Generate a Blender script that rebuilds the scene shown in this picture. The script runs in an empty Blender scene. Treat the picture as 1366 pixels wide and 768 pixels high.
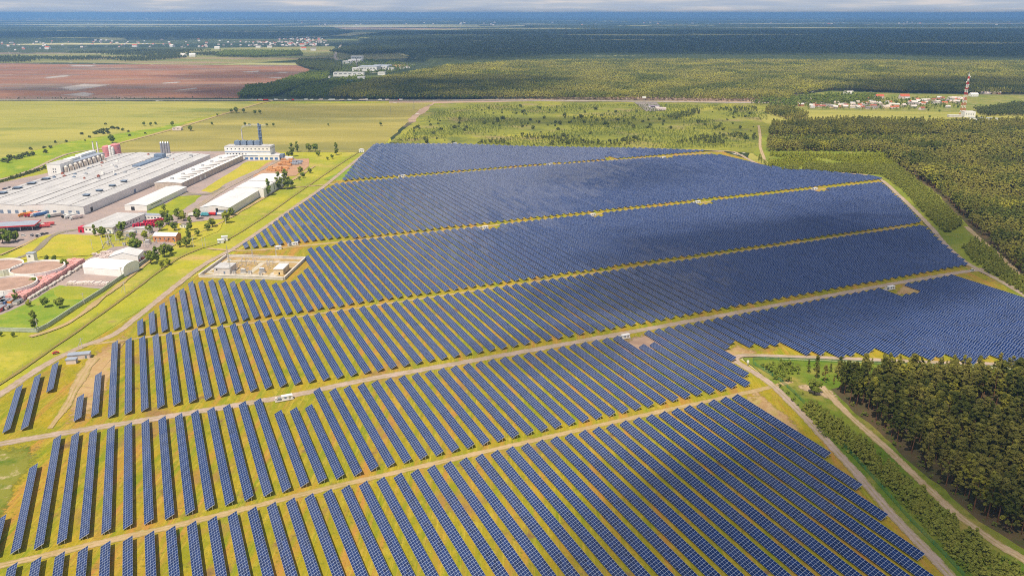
import bpy, bmesh, math, random
import numpy as np
from mathutils import Vector, Matrix, noise as mnoise

random.seed(7); RNG = np.random.default_rng(7)
S = bpy.context.scene
COL = S.collection
R = math.radians

# ------------------------------------------------------------------ camera maths
F_PX, CAM_H = 1062.0, 230.0
PITCH = math.atan(366.0 / F_PX)
CP, SP = math.cos(PITCH), math.sin(PITCH)

def at(px, py, z=0.0):
    """photo pixel (1366 wide) -> world point on the plane of height z"""
    x = (px - 683) / F_PX; y = -(py - 384) / F_PX
    d = (x, CP + y * SP, -SP + y * CP)
    t = (CAM_H - z) / -d[2]
    return Vector((d[0] * t, d[1] * t, z))

def zr(x0, y0, s):
    return lambda X, Y: (X / s + x0, Y / s + y0)

def pxm(p):
    """photo pixels per metre at a world point"""
    return F_PX / math.sqrt(p[0] ** 2 + p[1] ** 2 + (CAM_H - p[2]) ** 2)

A_ROW = R(24.4)                       # direction of the tracks; panel rows run at right angles
EU = Vector((math.cos(A_ROW), math.sin(A_ROW), 0)); EV = Vector((-math.sin(A_ROW), math.cos(A_ROW), 0))
def UV(u, v, z=0.0): return Vector((EU.x * u + EV.x * v, EU.y * u + EV.y * v, z))

# ------------------------------------------------------------------ tags and helpers
def tag(o, label=None, cat=None, group=None, kind=None):
    if label: o['label'] = label
    if cat: o['category'] = cat
    if group: o['group'] = group
    if kind: o['kind'] = kind
    return o

def link(name, me, parent=None):
    o = bpy.data.objects.new(name, me); COL.objects.link(o)
    if parent is not None: o.parent = parent
    return o

def thing(name, label, cat, loc=(0, 0, 0), rz=0.0, group=None):
    o = bpy.data.objects.new(name, None); COL.objects.link(o)
    o.location = loc; o.rotation_euler = (0, 0, rz); o.empty_display_size = .5
    return tag(o, label, cat, group)

def dup(root, loc, rz=0.0, scale=None, label=None, group=None):
    r = root.copy(); COL.objects.link(r); r.location = loc; r.rotation_euler = (0, 0, rz)
    if scale is not None: r.scale = scale if hasattr(scale, '__len__') else (scale,) * 3
    if label: r['label'] = label
    if group: r['group'] = group
    for ch in list(root.children):
        c = ch.copy(); COL.objects.link(c); c.parent = r
        for g in list(ch.children):
            d = g.copy(); COL.objects.link(d); d.parent = c
    return r

class MB:
    def __init__(s): s.v = []; s.f = []; s.m = []; s.uv = {}
    def poly(s, pts, m=0, uv=None):
        b = len(s.v); s.v.extend(tuple(p) for p in pts); s.f.append(tuple(range(b, b + len(pts)))); s.m.append(m)
        if uv: s.uv[len(s.f) - 1] = uv
    def box(s, x0, y0, z0, x1, y1, z1, m=0):
        b = len(s.v)
        s.v += [(x0, y0, z0), (x1, y0, z0), (x1, y1, z0), (x0, y1, z0), (x0, y0, z1), (x1, y0, z1), (x1, y1, z1), (x0, y1, z1)]
        for q in ((0, 3, 2, 1), (4, 5, 6, 7), (0, 1, 5, 4), (1, 2, 6, 5), (2, 3, 7, 6), (3, 0, 4, 7)):
            s.f.append(tuple(b + i for i in q)); s.m.append(m)
    def cyl(s, p0, p1, r0, r1=None, n=10, m=0, cap=True):
        r1 = r0 if r1 is None else r1
        p0 = Vector(p0); p1 = Vector(p1); d = (p1 - p0).normalized()
        a = d.orthogonal().normalized(); c = d.cross(a); b = len(s.v)
        for p, r in ((p0, r0), (p1, r1)):
            for i in range(n):
                t = 2 * math.pi * i / n
                s.v.append(tuple(p + a * (r * math.cos(t)) + c * (r * math.sin(t))))
        for i in range(n):
            j = (i + 1) % n; s.f.append((b + i, b + j, b + n + j, b + n + i)); s.m.append(m)
        if cap:
            s.f.append(tuple(b + i for i in reversed(range(n)))); s.m.append(m)
            s.f.append(tuple(b + n + i for i in range(n))); s.m.append(m)
    def dome(s, c, r, h, n=12, k=4, m=0):
        b = len(s.v); c = Vector(c)
        for j in range(k):
            t = j / k * math.pi / 2
            for i in range(n):
                a = 2 * math.pi * i / n
                s.v.append((c.x + r * math.cos(t) * math.cos(a), c.y + r * math.cos(t) * math.sin(a), c.z + h * math.sin(t)))
        s.v.append((c.x, c.y, c.z + h))
        for j in range(k - 1):
            for i in range(n):
                i2 = (i + 1) % n; s.f.append((b + j * n + i, b + j * n + i2, b + (j + 1) * n + i2, b + (j + 1) * n + i)); s.m.append(m)
        for i in range(n):
            s.f.append((b + (k - 1) * n + i, b + (k - 1) * n + (i + 1) % n, b + k * n)); s.m.append(m)
    def mesh(s, name, mats):
        me = bpy.data.meshes.new(name); me.from_pydata(s.v, [], s.f)
        for mt in (mats if isinstance(mats, (list, tuple)) else [mats]): me.materials.append(mt)
        me.polygons.foreach_set('material_index', s.m)
        if s.uv:
            ul = me.uv_layers.new(name='UVMap')
            for fi, uvs in s.uv.items():
                p = me.polygons[fi]
                for li, uvv in zip(p.loop_indices, uvs): ul.data[li].uv = uvv
        me.update(); return me
    def build(s, name, mats, parent=None): return link(name, s.mesh(name, mats), parent)

def np_mesh(name, V, Fc, mats, mi=None):
    """fast mesh from numpy arrays; Fc is (n,k)"""
    me = bpy.data.meshes.new(name); n, k = Fc.shape
    me.vertices.add(len(V)); me.vertices.foreach_set('co', np.asarray(V, np.float32).ravel())
    me.loops.add(n * k); me.loops.foreach_set('vertex_index', Fc.astype(np.int32).ravel())
    me.polygons.add(n); me.polygons.foreach_set('loop_start', np.arange(0, n * k, k, dtype=np.int32))
    me.polygons.foreach_set('loop_total', np.full(n, k, np.int32))
    for mt in mats: me.materials.append(mt)
    if mi is not None: me.polygons.foreach_set('material_index', np.asarray(mi, np.int32))
    me.update(calc_edges=True); return me

# ------------------------------------------------------------------ materials
def nt_new(name):
    m = bpy.data.materials.new(name); m.use_nodes = True; t = m.node_tree
    return m, t, t.nodes['Principled BSDF']

def nd(t, typ, **kw):
    n = t.nodes.new(typ)
    for k, v in kw.items():
        if k.startswith('i_'):
            key = k[2:]; n.inputs[int(key) if key.isdigit() else key].default_value = v
        else: setattr(n, k, v)
    return n

def c4(c): return (c[0], c[1], c[2], 1.0)

def pos_vec(t, rot=0.0, scale=(1, 1, 1), src='pos'):
    if src == 'pos': g = nd(t, 'ShaderNodeNewGeometry').outputs['Position']
    else: g = nd(t, 'ShaderNodeTexCoord').outputs['Object']
    mp = nd(t, 'ShaderNodeMapping'); mp.inputs['Rotation'].default_value = (0, 0, rot); mp.inputs['Scale'].default_value = scale
    t.links.new(g, mp.inputs['Vector']); return mp.outputs['Vector']

def noise_fac(t, vec, scale, detail=4, rough=.6, lo=.35, hi=.65, dist=0.0):
    n = nd(t, 'ShaderNodeTexNoise', i_Scale=scale, i_Detail=detail, i_Roughness=rough, i_Distortion=dist)
    t.links.new(vec, n.inputs['Vector'])
    r = nd(t, 'ShaderNodeMapRange'); r.inputs['From Min'].default_value = lo; r.inputs['From Max'].default_value = hi
    t.links.new(n.outputs['Fac'], r.inputs['Value']); return r.outputs['Result']

def mixc(t, fac, a, b, blend='MIX'):
    m = nd(t, 'ShaderNodeMix', data_type='RGBA', blend_type=blend)
    for sock, v in ((m.inputs[0], fac), (m.inputs[6], a), (m.inputs[7], b)):
        if hasattr(v, 'is_linked') or hasattr(v, 'links'): t.links.new(v, sock)
        elif isinstance(v, (int, float)): sock.default_value = v
        else: sock.default_value = c4(v)
    return m.outputs[2]

def rot_u(): return -A_ROW

def layered(name, base, layers, rough=.9, spec=.1, bump=None):
    """ground-like material: base colour and (colour, scale, lo, hi, stretch, rot) noise layers"""
    m, t, b = nt_new(name); cur = base
    for L in layers:
        col, scale, lo, hi = L[:4]; st = L[4] if len(L) > 4 else (1, 1, 1); rt = L[5] if len(L) > 5 else 0.0
        f = noise_fac(t, pos_vec(t, rt, st), scale, 5, .62, lo, hi)
        cur = mixc(t, f, cur, col)
    if isinstance(cur, (tuple, list)): b.inputs['Base Color'].default_value = c4(cur)
    else: t.links.new(cur, b.inputs['Base Color'])
    b.inputs['Roughness'].default_value = rough; b.inputs['Specular IOR Level'].default_value = spec
    if bump:
        n = nd(t, 'ShaderNodeTexNoise', i_Scale=bump[0], i_Detail=4.0)
        t.links.new(pos_vec(t), n.inputs['Vector'])
        bp = nd(t, 'ShaderNodeBump', i_Strength=bump[1], i_Distance=bump[2]); t.links.new(n.outputs['Fac'], bp.inputs['Height'])
        t.links.new(bp.outputs['Normal'], b.inputs['Normal'])
    return m

def plain(name, c, rough=.6, metal=0.0, var=.12, scale=.6, spec=.3, src='pos'):
    m, t, b = nt_new(name)
    v = pos_vec(t, 0, (1, 1, 1), src)
    f = noise_fac(t, v, scale, 5, .65, .3, .7)
    lo = tuple(x * (1 - var * 1.6) for x in c); hi = tuple(min(1, x * (1 + var)) for x in c)
    t.links.new(mixc(t, f, lo, hi), b.inputs['Base Color'])
    b.inputs['Roughness'].default_value = rough; b.inputs['Metallic'].default_value = metal; b.inputs['Specular IOR Level'].default_value = spec
    return m

def ribbed(name, c, c2, period=1.2, rough=.5, along='Y', weather=.25):
    """sheet metal cladding or roofing with ribs and weathering"""
    m, t, b = nt_new(name)
    v = pos_vec(t, 0, (1, 1, 1), 'obj')
    w = nd(t, 'ShaderNodeTexWave', wave_type='BANDS', bands_direction=along); w.inputs['Scale'].default_value = 1 / period
    t.links.new(v, w.inputs['Vector'])
    f = noise_fac(t, v, .06, 6, .7, .35, .68); g = noise_fac(t, pos_vec(t, 0, (1, .05, 1), 'obj'), .5, 3, .5, .4, .7)
    cur = mixc(t, f, c, c2)
    gm = nd(t, 'ShaderNodeMath', operation='MULTIPLY'); gm.inputs[1].default_value = weather; t.links.new(g, gm.inputs[0])
    cur = mixc(t, gm.outputs[0], cur, tuple(x * .6 for x in c2))
    t.links.new(cur, b.inputs['Base Color']); b.inputs['Roughness'].default_value = rough
    bp = nd(t, 'ShaderNodeBump', i_Strength=.25, i_Distance=.05); t.links.new(w.outputs['Fac'], bp.inputs['Height']); t.links.new(bp.outputs['Normal'], b.inputs['Normal'])
    return m

def foliage(name, dark, light, alt, scale=.5, patch=0.0):
    m, t, b = nt_new(name)
    oi = nd(t, 'ShaderNodeObjectInfo')
    f = noise_fac(t, pos_vec(t, 0, (1, 1, 1), 'obj'), scale, 4, .7, .3, .7)
    cur = mixc(t, f, dark, light)
    rm = nd(t, 'ShaderNodeMath', operation='MULTIPLY'); rm.inputs[1].default_value = .45; t.links.new(oi.outputs['Random'], rm.inputs[0])
    cur = mixc(t, rm.outputs[0], cur, alt)
    if patch:                                               # stands of different age and kind
        cur = mixc(t, noise_fac(t, pos_vec(t), patch, 4, .6, .44, .60), cur, tuple(x * k for x, k in zip(dark, (.62, .72, .7))))
        cur = mixc(t, noise_fac(t, pos_vec(t, 0, (1, 1, 1)), patch * 1.7, 3, .6, .56, .66), cur, tuple(x * k for x, k in zip(light, (1.15, 1.15, .75))))
    t.links.new(cur, b.inputs['Base Color']); b.inputs['Roughness'].default_value = .8; b.inputs['Specular IOR Level'].default_value = .15
    tr = nd(t, 'ShaderNodeBsdfTranslucent'); t.links.new(cur, tr.inputs['Color'])
    mx = nd(t, 'ShaderNodeMixShader'); mx.inputs[0].default_value = .42
    t.links.new(b.outputs[0], mx.inputs[1]); t.links.new(tr.outputs[0], mx.inputs[2])
    t.links.new(mx.outputs[0], t.nodes['Material Output'].inputs['Surface'])
    return m

MT = {}
# ground covers -----------------------------------------------------
SR = rot_u()
MT['solar_soil'] = layered('solar_field_grass', (.34, .25, .014), [
    ((.225, .225, .011), .035, .40, .62),
    ((.40, .20, .045), 1.0, .48, .64, (.11, .012, 1), SR),
    ((.19, .225, .010), 1.0, .50, .66, (.17, .02, 1), SR),
    ((.42, .32, .035), 1.0, .54, .72, (1.1, .03, 1), SR),
    ((.43, .33, .04), .35, .52, .76, (1, .3, 1)),
    ((.27, .15, .06), .02, .58, .70),
    ((.20, .12, .05), .05, .62, .70),
    ((.12, .13, .014), .6, .55, .74), ((.14, .14, .02), 2.6, .56, .74), ((.40, .33, .09), 1.6, .60, .8)], bump=(1.5, .6, .3))
MT['meadow'] = layered('verge_meadow', (.37, .345, .022), [((.20, .255, .014), .006, .46, .60), ((.48, .36, .08), .009, .56, .66), 
    ((.24, .27, .026), .012, .4, .62), ((.45, .37, .065), .03, .5, .72), ((.46, .31, .12), .02, .58, .70, (.35, 1, 1), R(35)),
    ((.20, .23, .022), .25, .52, .75), ((.40, .36, .06), 1.2, .5, .8), ((.30, .24, .07), .09, .6, .72)], bump=(1.0, .4, .3))
MT['lawn'] = layered('lawn_grass', (.44, .37, .04), [((.32, .32, .03), .03, .4, .65), ((.48, .34, .07), .05, .55, .75), ((.26, .25, .03), .4, .52, .75)])
MT['green'] = layered('lush_grass', (.16, .25, .025), [((.27, .31, .035), .05, .4, .65), ((.10, .19, .02), .3, .55, .8), ((.3, .28, .06), .08, .58, .7)])
MT['crop_a'] = layered('pale_crop', (.29, .275, .06), [((.37, .33, .075), .006, .4, .62, (.3, 1, 1)), ((.19, .215, .045), .012, .5, .66, (.25, 1, 1)), ((.28, .26, .06), .06, .5, .8, (.1, 1, 1))])
MT['crop_b'] = layered('olive_crop', (.29, .25, .06), [((.20, .19, .055), .005, .42, .6, (.3, 1, 1)), ((.40, .33, .085), .012, .5, .7, (.25, 1, 1)), ((.28, .235, .06), .06, .5, .8, (.1, 1, 1))])
MT['plough'] = layered('ploughed_red_soil', (.23, .11, .07), [((.32, .15, .085), .004, .42, .6, (.25, 1, 1)), ((.18, .135, .115), .005, .5, .64, (.3, 1, 1), .1), ((.33, .22, .16), .012, .52, .7, (.3, 1, 1)),
    ((.22, .17, .12), .05, .55, .75, (.15, 1, 1))])
MT['pale_soil'] = layered('pale_grey_soil', (.40, .35, .32), [((.31, .26, .24), .03, .45, .65)])
MT['scrub'] = layered('scrub_meadow', (.22, .225, .03), [((.40, .36, .035), .006, .48, .60), ((.13, .15, .026), .012, .46, .62), ((.28, .22, .09), .01, .54, .66), ((.13, .15, .028), .06, .52, .66), ((.2, .22, .04), .3, .5, .8)])
MT['forest_floor'] = layered('forest_floor', (.085, .07, .035), [((.14, .095, .05), .03, .45, .65), ((.07, .09, .025), .1, .5, .7)])
MT['dirt'] = layered('dirt_track', (.44, .31, .17), [((.36, .25, .12), .05, .4, .65), ((.37, .29, .09), .15, .55, .75), ((.50, .38, .25), .6, .5, .8)], bump=(.8, .4, .15))
MT['gravel'] = layered('gravel_track', (.41, .31, .255), [((.33, .25, .21), .06, .4, .65), ((.48, .37, .30), .5, .5, .8)])
MT['sand'] = layered('sandy_track', (.47, .34, .22), [((.36, .26, .15), .08, .4, .65), ((.55, .43, .3), .6, .5, .8)])
MT['bare'] = layered('bare_earth', (.43, .29, .14), [((.36, .22, .10), .06, .42, .62), ((.34, .28, .06), .09, .52, .7), ((.27, .16, .09), .05, .62, .7), ((.48, .36, .18), .5, .5, .8)])
MT['yard'] = layered('paved_yard', (.36, .28, .255), [((.28, .235, .225), .03, .42, .62), ((.42, .31, .26), .06, .5, .7), ((.15, .13, .125), .2, .58, .8)])
MT['asphalt'] = layered('asphalt_road', (.21, .18, .165), [((.28, .24, .21), .03, .45, .65)])
MT['concrete'] = plain('concrete', (.55, .49, .42), .8, 0, .15, .3)
MT['ditch'] = layered('ditch_bank', (.27, .20, .07), [((.20, .20, .035), .06, .45, .65), ((.27, .2, .09), .2, .5, .75)])

def far_ground():
    m, t, b = nt_new('far_countryside')
    v1 = pos_vec(t, .15, (.00035, .0012, 1))
    vo = nd(t, 'ShaderNodeTexVoronoi', feature='F1', i_Scale=1.0, i_Randomness=1.0); t.links.new(v1, vo.inputs['Vector'])
    sp = nd(t, 'ShaderNodeSeparateColor'); t.links.new(vo.outputs['Color'], sp.inputs[0])
    rp = nd(t, 'ShaderNodeValToRGB'); e = rp.color_ramp; e.interpolation = 'CONSTANT'
    e.elements[0].position = 0; e.elements[0].color = c4((.05, .065, .03))
    e.elements[1].position = .34; e.elements[1].color = c4((.16, .18, .06))
    for p, c in ((.46, (.34, .33, .14)), (.60, (.07, .09, .035)), (.72, (.48, .43, .22)), (.84, (.4, .28, .2)), (.9, (.07, .085, .035))):
        x = e.elements.new(p); x.color = c4(c)
    t.links.new(sp.outputs[0], rp.inputs[0])
    f = noise_fac(t, pos_vec(t, 0, (.3, 1, 1)), .004, 5, .7, .54, .64)
    cur = mixc(t, f, rp.outputs[0], (.07, .085, .035))
    f2 = noise_fac(t, pos_vec(t, 0, (.25, 1, 1)), .0011, 4, .6, .50, .56)
    cur = mixc(t, f2, cur, (.035, .05, .02))
    f3 = noise_fac(t, pos_vec(t), .02, 3, .7, .63, .7)
    cur = mixc(t, f3, cur, (.7, .66, .6))
    t.links.new(cur, b.inputs['Base Color']); b.inputs['Roughness'].default_value = .95; b.inputs['Specular IOR Level'].default_value = .05
    return m
MT['far'] = far_ground()

# building materials ------------------------------------------------
MT['white'] = plain('white_cladding', (.80, .78, .74), .55, 0, .06, .15)
MT['white2'] = ribbed('white_ribbed_cladding', (.78, .76, .73), (.68, .66, .63), 1.5, .5, 'X', .12)
MT['cream'] = plain('cream_render', (.72, .55, .30), .8, 0, .1, .3)
MT['beige'] = plain('beige_concrete_wall', (.55, .46, .38), .8, 0, .18, .25)
MT['roof_grey'] = ribbed('grey_roof_sheet', (.60, .58, .57), (.47, .455, .45), 3.0, .55, 'X', .55)
MT['roof_white'] = ribbed('white_roof_sheet', (.78, .75, .73), (.70, .67, .65), 2.0, .5, 'Y', .15)
MT['roof_pale'] = ribbed('pale_grey_roof_sheet', (.72, .71, .71), (.64, .62, .62), 1.5, .5, 'Y', .2)
MT['roof_blue'] = ribbed('blue_grey_roof_sheet', (.30, .34, .42), (.36, .39, .45), 1.5, .45, 'X', .2)
MT['roof_red'] = plain('red_tile_roof', (.50, .12, .06), .8, 0, .2, .8)
MT['roof_dark'] = plain('dark_roof', (.22, .19, .18), .8, 0, .2, .5)
MT['fabric'] = plain('white_tent_fabric', (.86, .84, .81), .6, 0, .04, .2)
MT['brick'] = plain('orange_brick_wall', (.60, .27, .12), .85, 0, .18, 1.0)
MT['glass'] = plain('window_glass', (.035, .05, .08), .12, 0, .3, 1.0, .6)
MT['dark'] = plain('dark_metal', (.045, .045, .05), .5, .3, .2, 1.0)
MT['steel'] = plain('galvanised_steel', (.55, .56, .58), .4, .7, .1, 1.0)
MT['alu'] = plain('aluminium_frame', (.72, .73, .75), .4, .4, .08, 1.0)
MT['blue'] = plain('blue_paint', (.07, .18, .42), .45, 0, .1, .5)
MT['slate'] = plain('slate_blue_steel', (.20, .26, .36), .5, .2, .15, .5)
MT['teal'] = plain('teal_paint', (.10, .38, .46), .5, 0, .1, .5)
MT['red'] = plain('red_paint', (.62, .03, .035), .45, 0, .12, .6)
MT['crimson'] = plain('crimson_paint', (.62, .02, .07), .4, 0, .15, .8)
MT['pink'] = plain('pink_wrapped_goods', (.72, .36, .33), .6, 0, .22, .35)
MT['pinkred'] = plain('red_wrapped_goods', (.66, .12, .12), .6, 0, .2, .4)
MT['silo_pink'] = plain('faded_pink_red_paint', (.66, .25, .26), .5, 0, .12, .3)
MT['palepink'] = plain('pale_pink_blocks', (.70, .58, .54), .7, 0, .12, .4)
MT['orange'] = plain('orange_paint', (.72, .27, .03), .5, 0, .1, .6)
MT['timber'] = plain('sawn_timber', (.68, .34, .14), .8, 0, .22, .8)
MT['green_paint'] = plain('green_paint', (.05, .27, .16), .5, 0, .15, .6)
MT['sludge'] = plain('brown_tank_cover', (.40, .26, .20), .85, 0, .16, .12)
MT['rust'] = plain('red_oxide_roof', (.33, .10, .06), .8, 0, .2, .6)
MT['concw'] = plain('pale_concrete', (.62, .57, .52), .8, 0, .12, .3)
MT['wallgrey'] = plain('grey_green_wall', (.42, .46, .36), .85, 0, .15, .5)
MT['tyre'] = plain('rubber', (.03, .03, .03), .8, 0, .1, 2)
MT['trunk_pine'] = plain('pine_bark', (.20, .10, .055), .9, 0, .25, 1.0, .05, 'obj')
MT['trunk_birch'] = plain('pale_bark', (.42, .36, .3), .9, 0, .25, 2.0, .05, 'obj')
MT['trunk'] = plain('brown_bark', (.13, .095, .065), .9, 0, .25, 1.0, .05, 'obj')
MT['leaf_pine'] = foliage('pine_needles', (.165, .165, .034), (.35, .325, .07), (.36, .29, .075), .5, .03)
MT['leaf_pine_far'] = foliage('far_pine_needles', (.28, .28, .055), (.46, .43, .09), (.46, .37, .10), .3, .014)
MT['leaf_far_sunlit'] = foliage('sunlit_far_needles', (.40, .38, .065), (.58, .54, .115), (.54, .47, .11), .3, .005)  # brighter needle copy: sunlight on the far forest band put into the colour
MT['leaf_young'] = foliage('young_pine_needles', (.21, .26, .04), (.40, .41, .08), (.42, .38, .075), .5)
MT['leaf_broad'] = foliage('broad_leaves', (.14, .215, .03), (.30, .37, .055), (.33, .33, .06), .6)
MT['leaf_lime'] = foliage('lime_leaves', (.28, .35, .03), (.48, .48, .05), (.48, .42, .06), .6)
MT['leaf_dark'] = foliage('dark_leaves', (.10, .135, .035), (.19, .22, .055), (.21, .20, .06), .5)

# solar glass -------------------------------------------------------
def panel_mat():
    m, t, b = nt_new('solar_glass')
    uv = nd(t, 'ShaderNodeUVMap', uv_map='UVMap').outputs[0]
    sx = nd(t, 'ShaderNodeSeparateXYZ'); t.links.new(uv, sx.inputs[0])
    def math2(op, a, v=None, c=None):
        n = nd(t, 'ShaderNodeMath', operation=op)
        for i, q in enumerate((a, v, c)):
            if q is None: continue
            if hasattr(q, 'links'): t.links.new(q, n.inputs[i])
            else: n.inputs[i].default_value = q
        return n.outputs[0]
    masks = []
    for ax, w in ((0, .026), (1, .036)):
        fr = math2('FRACT', sx.outputs[ax]); d = math2('ABSOLUTE', math2('SUBTRACT', fr, .5))
        masks.append(math2('GREATER_THAN', d, .5 - w))
    line = math2('MAXIMUM', masks[0], masks[1])
    cell = nd(t, 'ShaderNodeCombineXYZ'); t.links.new(math2('FLOOR', sx.outputs[0]), cell.inputs[0]); t.links.new(math2('FLOOR', sx.outputs[1]), cell.inputs[1])
    oi = nd(t, 'ShaderNodeObjectInfo'); t.links.new(math2('MULTIPLY', oi.outputs['Random'], 977.0), cell.inputs[2])
    wn = nd(t, 'ShaderNodeTexWhiteNoise', noise_dimensions='3D'); t.links.new(cell.outputs[0], wn.inputs['Vector'])
    col = mixc(t, wn.outputs['Value'], (.003, .010, .050), (.008, .027, .125))
    tab = nd(t, 'ShaderNodeCombineXYZ'); t.links.new(math2('FLOOR', math2('DIVIDE', sx.outputs[1], 11.0)), tab.inputs[1]); t.links.new(cell.outputs[0], tab.inputs[2])
    t.links.new(math2('MULTIPLY', oi.outputs['Random'], 977.0), tab.inputs[2])
    wt = nd(t, 'ShaderNodeTexWhiteNoise', noise_dimensions='3D'); t.links.new(tab.outputs[0], wt.inputs['Vector'])
    col = mixc(t, math2('MULTIPLY', wt.outputs['Value'], .6), col, (.009, .027, .11))
    col = mixc(t, line, col, (.37, .43, .56))
    t.links.new(col, b.inputs['Base Color'])
    t.links.new(math2('MULTIPLY_ADD', line, .25, .13), b.inputs['Roughness'])
    b.inputs['IOR'].default_value = 1.5; b.inputs['Specular IOR Level'].default_value = .43
    # tables are never perfectly aligned: a small tilt per table
    g = nd(t, 'ShaderNodeNewGeometry'); vs = nd(t, 'ShaderNodeVectorMath', operation='SUBTRACT'); vs.inputs[1].default_value = (.5, .5, .5)
    t.links.new(wt.outputs['Color'], vs.inputs[0])
    sc = nd(t, 'ShaderNodeVectorMath', operation='SCALE'); sc.inputs['Scale'].default_value = .05; t.links.new(vs.outputs[0], sc.inputs[0])
    ad = nd(t, 'ShaderNodeVectorMath', operation='ADD'); t.links.new(g.outputs['Normal'], ad.inputs[0]); t.links.new(sc.outputs[0], ad.inputs[1])
    nm = nd(t, 'ShaderNodeVectorMath', operation='NORMALIZE'); t.links.new(ad.outputs[0], nm.inputs[0]); t.links.new(nm.outputs[0], b.inputs['Normal'])
    return m
MT['panel'] = panel_mat()

# ------------------------------------------------------------------ ground sheets
def smooth_line(P, n=6):
    P = [Vector(p) for p in P]; out = []
    for i in range(len(P) - 1):
        a = P[max(i - 1, 0)]; b = P[i]; c = P[i + 1]; d = P[min(i + 2, len(P) - 1)]
        for k in range(n):
            t = k / n
            out.append(.5 * ((2 * b) + (c - a) * t + (2 * a - 5 * b + 4 * c - d) * t * t + (3 * b - a - 3 * c + d) * t ** 3))
    out.append(P[-1]); return out

_soft = {}
def soft_mat(m, scale=.35):
    """same ground cover, thinning out raggedly toward its rim"""
    if m.name in _soft: return _soft[m.name]
    q = m.copy(); q.name = m.name + '_ragged'; t = q.node_tree; out = t.nodes['Material Output']; b = t.nodes['Principled BSDF']
    a = nd(t, 'ShaderNodeAttribute', attribute_name='rim'); nf = nd(t, 'ShaderNodeTexNoise', i_Scale=scale, i_Detail=5.0, i_Roughness=.65); t.links.new(pos_vec(t), nf.inputs['Vector'])
    s_ = nd(t, 'ShaderNodeMath', operation='MULTIPLY_ADD'); s_.inputs[1].default_value = 1.5; s_.inputs[2].default_value = -.75; t.links.new(nf.outputs['Fac'], s_.inputs[0])
    ad = nd(t, 'ShaderNodeMath', operation='ADD'); t.links.new(a.outputs['Fac'], ad.inputs[0]); t.links.new(s_.outputs[0], ad.inputs[1])
    mr = nd(t, 'ShaderNodeMapRange', interpolation_type='SMOOTHSTEP'); mr.inputs['From Min'].default_value = .22; mr.inputs['From Max'].default_value = .62; t.links.new(ad.outputs[0], mr.inputs['Value'])
    tr = nd(t, 'ShaderNodeBsdfTransparent'); mx = nd(t, 'ShaderNodeMixShader'); t.links.new(mr.outputs[0], mx.inputs[0]); t.links.new(tr.outputs[0], mx.inputs[1]); t.links.new(b.outputs[0], mx.inputs[2]); t.links.new(mx.outputs[0], out.inputs['Surface'])
    ac = nd(t, 'ShaderNodeAttribute', attribute_name='acr'); ab = nd(t, 'ShaderNodeMath', operation='ABSOLUTE'); t.links.new(ac.outputs['Fac'], ab.inputs[0])
    sb = nd(t, 'ShaderNodeMath', operation='SUBTRACT'); sb.inputs[1].default_value = .42; t.links.new(ab.outputs[0], sb.inputs[0]); a2 = nd(t, 'ShaderNodeMath', operation='ABSOLUTE'); t.links.new(sb.outputs[0], a2.inputs[0])
    rr = nd(t, 'ShaderNodeMapRange', interpolation_type='SMOOTHSTEP'); rr.inputs['From Min'].default_value = .14; rr.inputs['From Max'].default_value = .36; rr.inputs['To Max'].default_value = .75; t.links.new(a2.outputs[0], rr.inputs['Value'])
    f2 = noise_fac(t, pos_vec(t), .12, 5, .65, .38, .6); mm = nd(t, 'ShaderNodeMath', operation='MULTIPLY'); t.links.new(rr.outputs[0], mm.inputs[0]); t.links.new(f2, mm.inputs[1])
    bc = b.inputs['Base Color']
    if bc.is_linked: t.links.new(mixc(t, mm.outputs[0], bc.links[0].from_socket, (.27, .23, .05)), bc)
    _soft[m.name] = q; return q

def rim_attr(me, vals, acr=None):
    a = me.attributes.new('rim', 'FLOAT', 'POINT'); a.data.foreach_set('value', np.asarray(vals, np.float32))
    c = me.attributes.new('acr', 'FLOAT', 'POINT'); c.data.foreach_set('value', np.asarray(acr if acr is not None else [.42] * len(vals), np.float32))

def sheet(name, pts, m, z, jit=.004, world=False, label=None):
    """one flat ground cover with an uneven outline"""
    P = [Vector(p) if world else at(*p) for p in pts]; out = []
    for i in range(len(P)):
        a, b = P[i], P[(i + 1) % len(P)]
        dist = max(200, ((a + b) / 2).length); L = (b - a).length; n = max(1, min(40, int(L / (dist * .012))))
        nrm = Vector((-(b - a).y, (b - a).x, 0)).normalized() if L > 0 else Vector((0, 0, 0))
        for k in range(n):
            p = a.lerp(b, k / n)
            j = mnoise.noise(Vector((p.x, p.y, 0)) * (18 / dist)) * dist * jit + mnoise.noise(Vector((p.x, p.y, 7)) * (70 / dist)) * dist * jit * .5
            if k == 0: j = 0
            out.append((p.x + nrm.x * j, p.y + nrm.y * j, 0))
    if name == 'bare_patch':
        c = sum((Vector(q) for q in out), Vector()) / len(out); n = len(out); rings = [[tuple(c.lerp(Vector(q), k)) for q in out] for k in (1.3, .66, .35)]
        V = [q for r_ in rings for q in r_] + [tuple(c)]; Fc = [(k * n + i, k * n + (i + 1) % n, (k + 1) * n + (i + 1) % n, (k + 1) * n + i) for k in range(2) for i in range(n)]
        Fc += [(2 * n + i, 2 * n + (i + 1) % n, 3 * n) for i in range(n)]
        me = bpy.data.meshes.new(name); me.from_pydata(V, [], Fc); me.materials.append(soft_mat(m)); me.update(); rim_attr(me, [0] * n + [.75] * n + [1.0] * (n + 1)); o = link(name, me); o.location.z = z
        if me.polygons[0].normal.z < 0: me.flip_normals()
        return tag(o, label, None, None, 'structure')
    mb = MB(); mb.poly(out, 0); o = mb.build(name, m); o.location.z = z
    if o.data.polygons[0].normal.z < 0: o.data.flip_normals()
    return tag(o, label, None, None, 'structure')

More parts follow.
